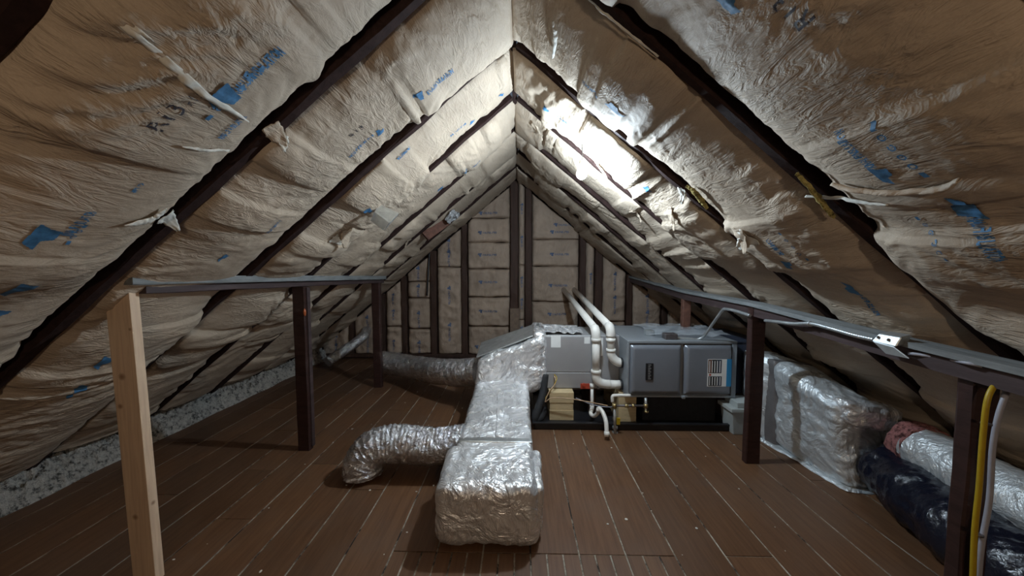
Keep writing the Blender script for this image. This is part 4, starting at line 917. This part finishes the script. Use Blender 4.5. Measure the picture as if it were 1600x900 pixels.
tag(o, 'short crinkled silver flexible duct elbowing into the floor left of the trunk', 'duct')
o = tube('flexible_duct', [P(512, 566, 4.3), P(530, 553, 4.45), P(552, 538, 4.6), P(568, 525, 4.75), P(573, 516, 4.9)], 0.062, M['foil_flex'], None, m=28, rfun=flexr(0.028, 0.12, 0.04, 2), spacing=0.006)
tag(o, 'small dark silver flexible duct rising to the gable in the far left corner', 'duct')

# ------------------------------------------------------------------ return duct on the right
rd = empty('return_duct', 'big foil wrapped return duct under the right slope', 'duct', (2.0, 2.6, 0))
zt = 0.60
rc = [(1.900, 2.03, 0.002), (2.10, 2.03, 0.002), (2.12, 2.56, 0.002), (1.830, 2.56, 0.002), (1.800, 2.04, 0.515), (2.12, 2.04, 0.495), (2.10, 2.56, 0.600), (1.805, 2.56, 0.635)]
blob_box('near_section', rc, M['foil_dull'], rd, 50, 0.016, 10, 0.06, 31)
rc2 = [(1.800, 2.58, 0.002), (2.12, 2.58, 0.002), (2.12, 2.88, 0.002), (1.80, 2.88, 0.002), (1.780, 2.58, 0.640), (2.05, 2.58, 0.600), (2.05, 2.88, 0.610), (1.77, 2.88, 0.65)]
blob_box('far_section', rc2, M['foil_dull'], rd, 44, 0.014, 9, 0.06, 37)
blob_box('dark_band', [(1.825, 2.53, 0.003), (2.10, 2.53, 0.003), (2.10, 2.62, 0.003), (1.805, 2.62, 0.003), (1.798, 2.53, 0.630), (2.08, 2.53, 0.600), (2.08, 2.62, 0.600), (1.795, 2.62, 0.632)], simple('band_cloth', (0.16, 0.15, 0.15), 0.6, 0.3, 0.2, 10, 0.1), rd, 16, 0.004, 8, 0.02, 2)
blob_box('loose_skirt', [(1.875, 2.015, 0.001), (2.05, 2.00, 0.001), (1.86, 2.66, 0.001), (1.79, 2.66, 0.001), (1.885, 2.03, 0.014), (2.05, 2.02, 0.014), (1.86, 2.66, 0.014), (1.80, 2.66, 0.014)], M['foil_dull'], rd, 16, 0.010, 14, 0.008, 9)
blob_box('loose_fold', [(1.86, 1.99, 0.40), (2.10, 1.99, 0.37), (2.08, 2.12, 0.37), (1.84, 2.12, 0.40), (1.83, 1.985, 0.535), (2.14, 1.985, 0.485), (2.14, 2.12, 0.485), (1.83, 2.12, 0.545)], M['foil'], rd, 22, 0.016, 15, 0.03, 14)

sd = empty('insulated_duct', 'round foil covered duct with pink insulation at its end, lower right', 'duct', (2.0, 1.6, 0.3))
ax = [(2.20, 2.06, 0.355), (2.10, 1.78, 0.345), (2.06, 1.45, 0.335), (2.02, 1.00, 0.33), (2.0, 0.4, 0.33)]
tube('bare_pipe', [(2.17, 2.12, 0.345), (2.11, 1.88, 0.342)], 0.085, M['galv'], sd, n=2, m=28, smoothp=False)
tube('foil_sleeve', [(2.105, 1.86, 0.345), (2.085, 1.72, 0.340), (2.055, 1.40, 0.335), (2.03, 1.00, 0.335), (2.02, 0.35, 0.335)], 0.112, M['foil_dull'], sd, m=44, spacing=0.012,
     rfun=lambda S, A_, r: r * (1 + 0.05 * ridged(S * 9, np.cos(A_) * 2, np.sin(A_) * 2, 4) + 0.03 * ridged(S * 24, np.cos(A_) * 5, np.sin(A_) * 5, 6)))
tube('pink_collar', [(2.122, 1.925, 0.347), (2.100, 1.83, 0.343)], 0.122, M['pink'], sd, n=10, m=40, smoothp=False,
     rfun=lambda S, A_, r: r * (1 + 0.10 * noise3(S * 30, np.cos(A_) * 3, np.sin(A_) * 3, 7)))['label'] = 'ragged pink fibreglass collar'
blob_box('end_flap', [(2.08, 1.98, 0.42), (2.16, 1.98, 0.38), (2.20, 2.10, 0.39), (2.12, 2.10, 0.44), (2.09, 1.98, 0.445), (2.17, 1.98, 0.40), (2.21, 2.10, 0.41), (2.13, 2.10, 0.46)], M['foil'], sd, 10, 0.008, 18, 0.012, 3)
def bagr(S, A_, r):
    return r * (1 + 0.06 * np.sin(S * 26 + 1.4 * noise3(S * 5, np.cos(A_), np.sin(A_), 3)) + 0.07 * ridged(S * 12 + 2 * np.cos(A_), np.cos(A_) * 2.2, np.sin(A_) * 2.2, 5) + 0.03 * ridged(S * 30, np.cos(A_) * 5, np.sin(A_) * 5, 6)) * sstep(-0.10, 0.10, S)
o = tube('flexible_duct', [(2.09, 2.01, 0.165), (2.02, 1.86, 0.160), (1.94, 1.62, 0.155), (1.885, 1.36, 0.155), (1.87, 1.0, 0.155), (1.86, 0.4, 0.155)], 0.140, M['bag'], None, m=48, spacing=0.010, rfun=bagr)
tag(o, 'fat flexible duct in shiny black plastic on the floor at lower right', 'duct')
o = tube('flexible_duct', [(2.32, 1.75, 0.16), (2.34, 1.4, 0.17), (2.33, 1.0, 0.17), (2.33, 0.4, 0.16)], 0.13, M['bag'], None, m=40, spacing=0.012, rfun=bagr)
tag(o, 'black plastic duct furthest right behind the foil covered duct', 'duct')

# white bin
bn = empty('storage_bin', 'pale plastic storage bin with rim behind the middle right post', 'bin', (1.72, 2.7, 0))
a0, a1 = P(1142, 672, 2.72), P(1205, 672, 2.72)
bm = bmesh.new(); add_hexa(bm, [(a0.x + .02, 2.72, 0), (1.80, 2.72, 0), (1.80, 2.86, 0), (a0.x + .02, 2.86, 0), (a0.x - 0.005, 2.70, 0.19), (1.80, 2.70, 0.19), (1.80, 2.87, 0.19), (a0.x - 0.005, 2.87, 0.19)], 0.008, 2); bm_obj('bin_body', bm, M['bin'], bn)
box('bin_rim', a0.x - 0.020, 1.80, 2.685, 2.88, 0.185, 0.215, M['bin'], bn, 0.006, 2)
box('bin_lid', a0.x + 0.03, 1.80, 2.70, 2.87, 0.215, 0.258, M['bin'], bn, 0.008, 2)

# ------------------------------------------------------------------ conduit, junction box, cables on the right
def armor(S, A_, r): return r * (1 + 0.16 * (np.abs(2 * ((S / 0.011 + A_ / (2*PI)) % 1) - 1) - 0.5))
def PX(px, py, x):
    d = ray(px, py); return Vector((0, 0, CAMZ)) + d * (x / d.x)
c1 = [PX(1196, 501, 1.484), PX(1215, 503, 1.470), PX(1240, 506, 1.466), PX(1268, 506, 1.466), PX(1300, 514, 1.462), PX(1335, 524, 1.462), PX(1366, 531, 1.462)]
o = tube('armored_conduit', c1, 0.0095, M['galv'], None, m=14, spacing=0.0022, rfun=armor); tag(o, 'flexible metal conduit from the middle right post to the junction box', 'conduit')
c2 = [P(1050, 527, 2.88), P(1075, 529, 2.86), P(1096, 528, 2.84), P(1112, 508, 2.75), P(1128, 486, 2.62), PX(1134, 483, 1.462), PX(1150, 486, 1.464), PX(1172, 493, 1.47)]
o = tube('armored_conduit', c2, 0.010, M['galv'], None, m=14, spacing=0.003, rfun=armor); tag(o, 'flexible metal conduit rising from the furnace top to the right beam', 'conduit')
tie = ringc('conduit_strap', PX(1266, 506, 1.466), (0.2, 1, 0), 0.014, 0.012, 'galv', None); tag(tie, 'small strap holding the conduit under the right beam', 'strap')
jb = empty('junction_box', 'square galvanised junction box with open cover under the right beam', 'electrical box', (1.48, 1.46, 0.98))
def hx(name, pts, mat, par, bev=0.003):
    bm = bmesh.new(); add_hexa(bm, [tuple(p) for p in pts], bev); return bm_obj(name, bm, M[mat], par)
A, B, C_, D = PX(1373, 521, 1.462), PX(1408, 527, 1.462), PX(1399, 542, 1.448), PX(1361, 533, 1.448)
up = Vector((0.045, 0.0, 0.01))
hx('box_body', [D, C_, C_ + up, D + up, A, B, B + up, A + up], 'galv', jb)
E1, E2, E3, E4 = PX(1364, 534, 1.447), PX(1397, 543, 1.447), PX(1421, 561, 1.452), PX(1384, 553, 1.452)
hx('box_cover', [E1, E2, E2 + Vector((.003, .003, .004)), E1 + Vector((.003, .003, .004)), E4, E3, E3 + Vector((.003, .003, .004)), E4 + Vector((.003, .003, .004))], 'galv', jb, 0.001)
for (px, py) in ((1372, 527), (1388, 531)):
    bm = bmesh.new(); q = PX(px, py, 1.452); bmesh.ops.create_cone(bm, cap_ends=True, segments=14, radius1=0.006, radius2=0.006, depth=0.002, matrix=Matrix.Translation(q) @ Matrix.Rotation(PI/2, 4, 'X')); bm_obj('knockout', bm, M['iron'], jb)
o = tube('sheathed_cable', [P(1420, 552, 1.38), P(1450, 556, 1.33), P(1480, 561, 1.28), P(1510, 567, 1.20), P(1535, 572, 1.17)], 0.006, M['white_cable'], None, m=8); tag(o, 'thin white cable running from the junction box toward the near right post', 'cable')
yc = [P(1587, 585, 1.20), P(1572, 588, 1.17), P(1556, 600, 1.15), P(1543, 625, 1.14), P(1536, 680, 1.14), P(1530, 760, 1.14), P(1523, 830, 1.14), P(1520, 905, 1.14), P(1517, 980, 1.14)]
yc = [Vector((p.x, p.y, max(p.z, 0.012))) for p in yc]
o = tube('power_cable', yc, 0.0075, M['yellow'], None, m=12, spacing=0.01); tag(o, 'yellow cable running down the near right post', 'cable')
wc = [P(1576, 583, 1.18), P(1573, 610, 1.16), P(1560, 650, 1.15), P(1551, 700, 1.15), P(1546, 780, 1.15), P(1534, 850, 1.15), P(1529, 905, 1.15), P(1526, 980, 1.15)]
wc = [Vector((p.x, p.y, max(p.z, 0.010))) for p in wc]
o = tube('power_cable', wc, 0.0075, M['white_cable'], None, m=12, spacing=0.01); tag(o, 'white cable running down the near right post beside the yellow one', 'cable')
for q in (662, 835):
    s_ = ringc('cable_staple', P(1541 if q == 662 else 1528, q, 1.15), (0.1, 0, 1), 0.013, 0.006, 'iron', None); tag(s_, 'small dark tie around the cables, %s on the near right post' % ('upper' if q == 662 else 'lower'), 'cable tie')

# ------------------------------------------------------------------ roof vent elbow and open patch on the left slope
ve = empty('metal_elbow', 'folded galvanised sheet metal piece hanging from the left slope', 'sheet metal', P(600, 335, 2.24))
a, b, c, d = P(592, 319, 2.24), P(622, 333, 2.22), P(608, 348, 2.17), P(585, 331, 2.19)
off = Vector((0.0, 0.05, 0.05))
hx('upper_plate', [a, b, b + Vector((0, .004, .003)), a + Vector((0, .004, .003)), d, c, c + Vector((0, .004, .003)), d + Vector((0, .004, .003))], 'galv_tape', ve, 0.0005)
e, f = P(579, 345, 2.17), P(599, 360, 2.15)
hx('lower_plate', [d, c, c + Vector((0, .004, .003)), d + Vector((0, .004, .003)), e, f, f + Vector((0, .004, .003)), e + Vector((0, .004, .003))], 'galv', ve, 0.0005)
hx('side_plate', [b, c, c + Vector((.004, .002, 0)), b + Vector((.004, .002, 0)), P(620, 337, 2.27), P(600, 360, 2.22), P(600, 360, 2.22) + Vector((.004, .002, 0)), P(620, 337, 2.27) + Vector((.004, .002, 0))], 'galv_tape', ve, 0.0005)
blob_box('tuft', [P(697, 354, 3.75), P(718, 336, 3.75), P(718, 336, 3.89), P(697, 354, 3.89), P(693, 342, 3.75), P(706, 330, 3.75), P(706, 330, 3.89), P(693, 342, 3.89)], M['white_fluff'], None, 18, 0.045, 12, 0.03, 3)
tf = bpy.context.scene.objects['tuft']; tf.name = 'fibre_tuft'; tag(tf, 'white fibreglass tuft bursting out of the left slope near the gable', 'insulation')
o = bar('broken_board', P(664, 370, 3.75), P(700, 344, 3.89), 0.10, 0.05, M['rust'], None, upv=(0, 1, 0), rough=0.01); tag(o, 'short reddish broken board beside the white tuft on the left slope', 'board')
o = tube('hanging_strap', [P(671, 395, 4.9), P(669, 425, 4.87), P(667, 462, 4.87)], 0.012, M['black'], None, m=8); tag(o, 'short black strap hanging in front of the gable strip behind the flexible duct', 'strap')

# ------------------------------------------------------------------ bulbs
def bulb(loc, col, e, lab, globe=0.032):
    r = empty('light_bulb', lab, 'light bulb', loc)
    bm = bmesh.new(); bmesh.ops.create_uvsphere(bm, u_segments=20, v_segments=12, radius=globe)
    for v in bm.verts:
        if v.co.z > 0: v.co.z *= 1.15
        v.co += Vector(loc)
    bm_obj('globe', bm, emit_mat('lamp_glow', col, e), r, True)
    x, y, z = loc
    tube('lamp_holder', [(x, y, z + globe * 1.05), (x, y, z + globe + 0.05)], 0.017, M['porcelain'], r, n=2, m=18, smoothp=False)
    tube('cord', [(x, y, z + globe + 0.05), (x + 0.005, y + 0.01, z + globe + 0.08), (x + 0.0, y + 0.02, plane_z(x) - 0.0)], 0.003, M['black'], r, m=8)
bulb(BULB, BULB_COL, BULB_E, 'bare glowing bulb hanging below the right slope above the furnace')
bulb(BULB2, BULB2_COL, BULB2_E, 'bare warm bulb hanging behind the camera on the right')

# small litter on the boards
rl = random.Random(3); bm = bmesh.new()
for k in range(120):
    x, y = rl.uniform(-1.6, 1.6), rl.uniform(1.3, 4.2)
    if (-0.5 < x < 0.25 and y > 1.4) or (y > 2.6 and x > 0): continue
    g = bmesh.ops.create_icosphere(bm, subdivisions=1, radius=rl.uniform(0.0015, 0.005)); sx, sy = rl.uniform(.8, 2), rl.uniform(.8, 2)
    for v in g['verts']: v.co = Vector((v.co.x * sx + x, v.co.y * sy + y, v.co.z * 0.5 + 0.002))
tag(bm_obj('floor_debris', bm, M['paper_pale']), 'tiny pale crumbs of debris scattered on the brown floor boards', 'debris', kind='stuff')
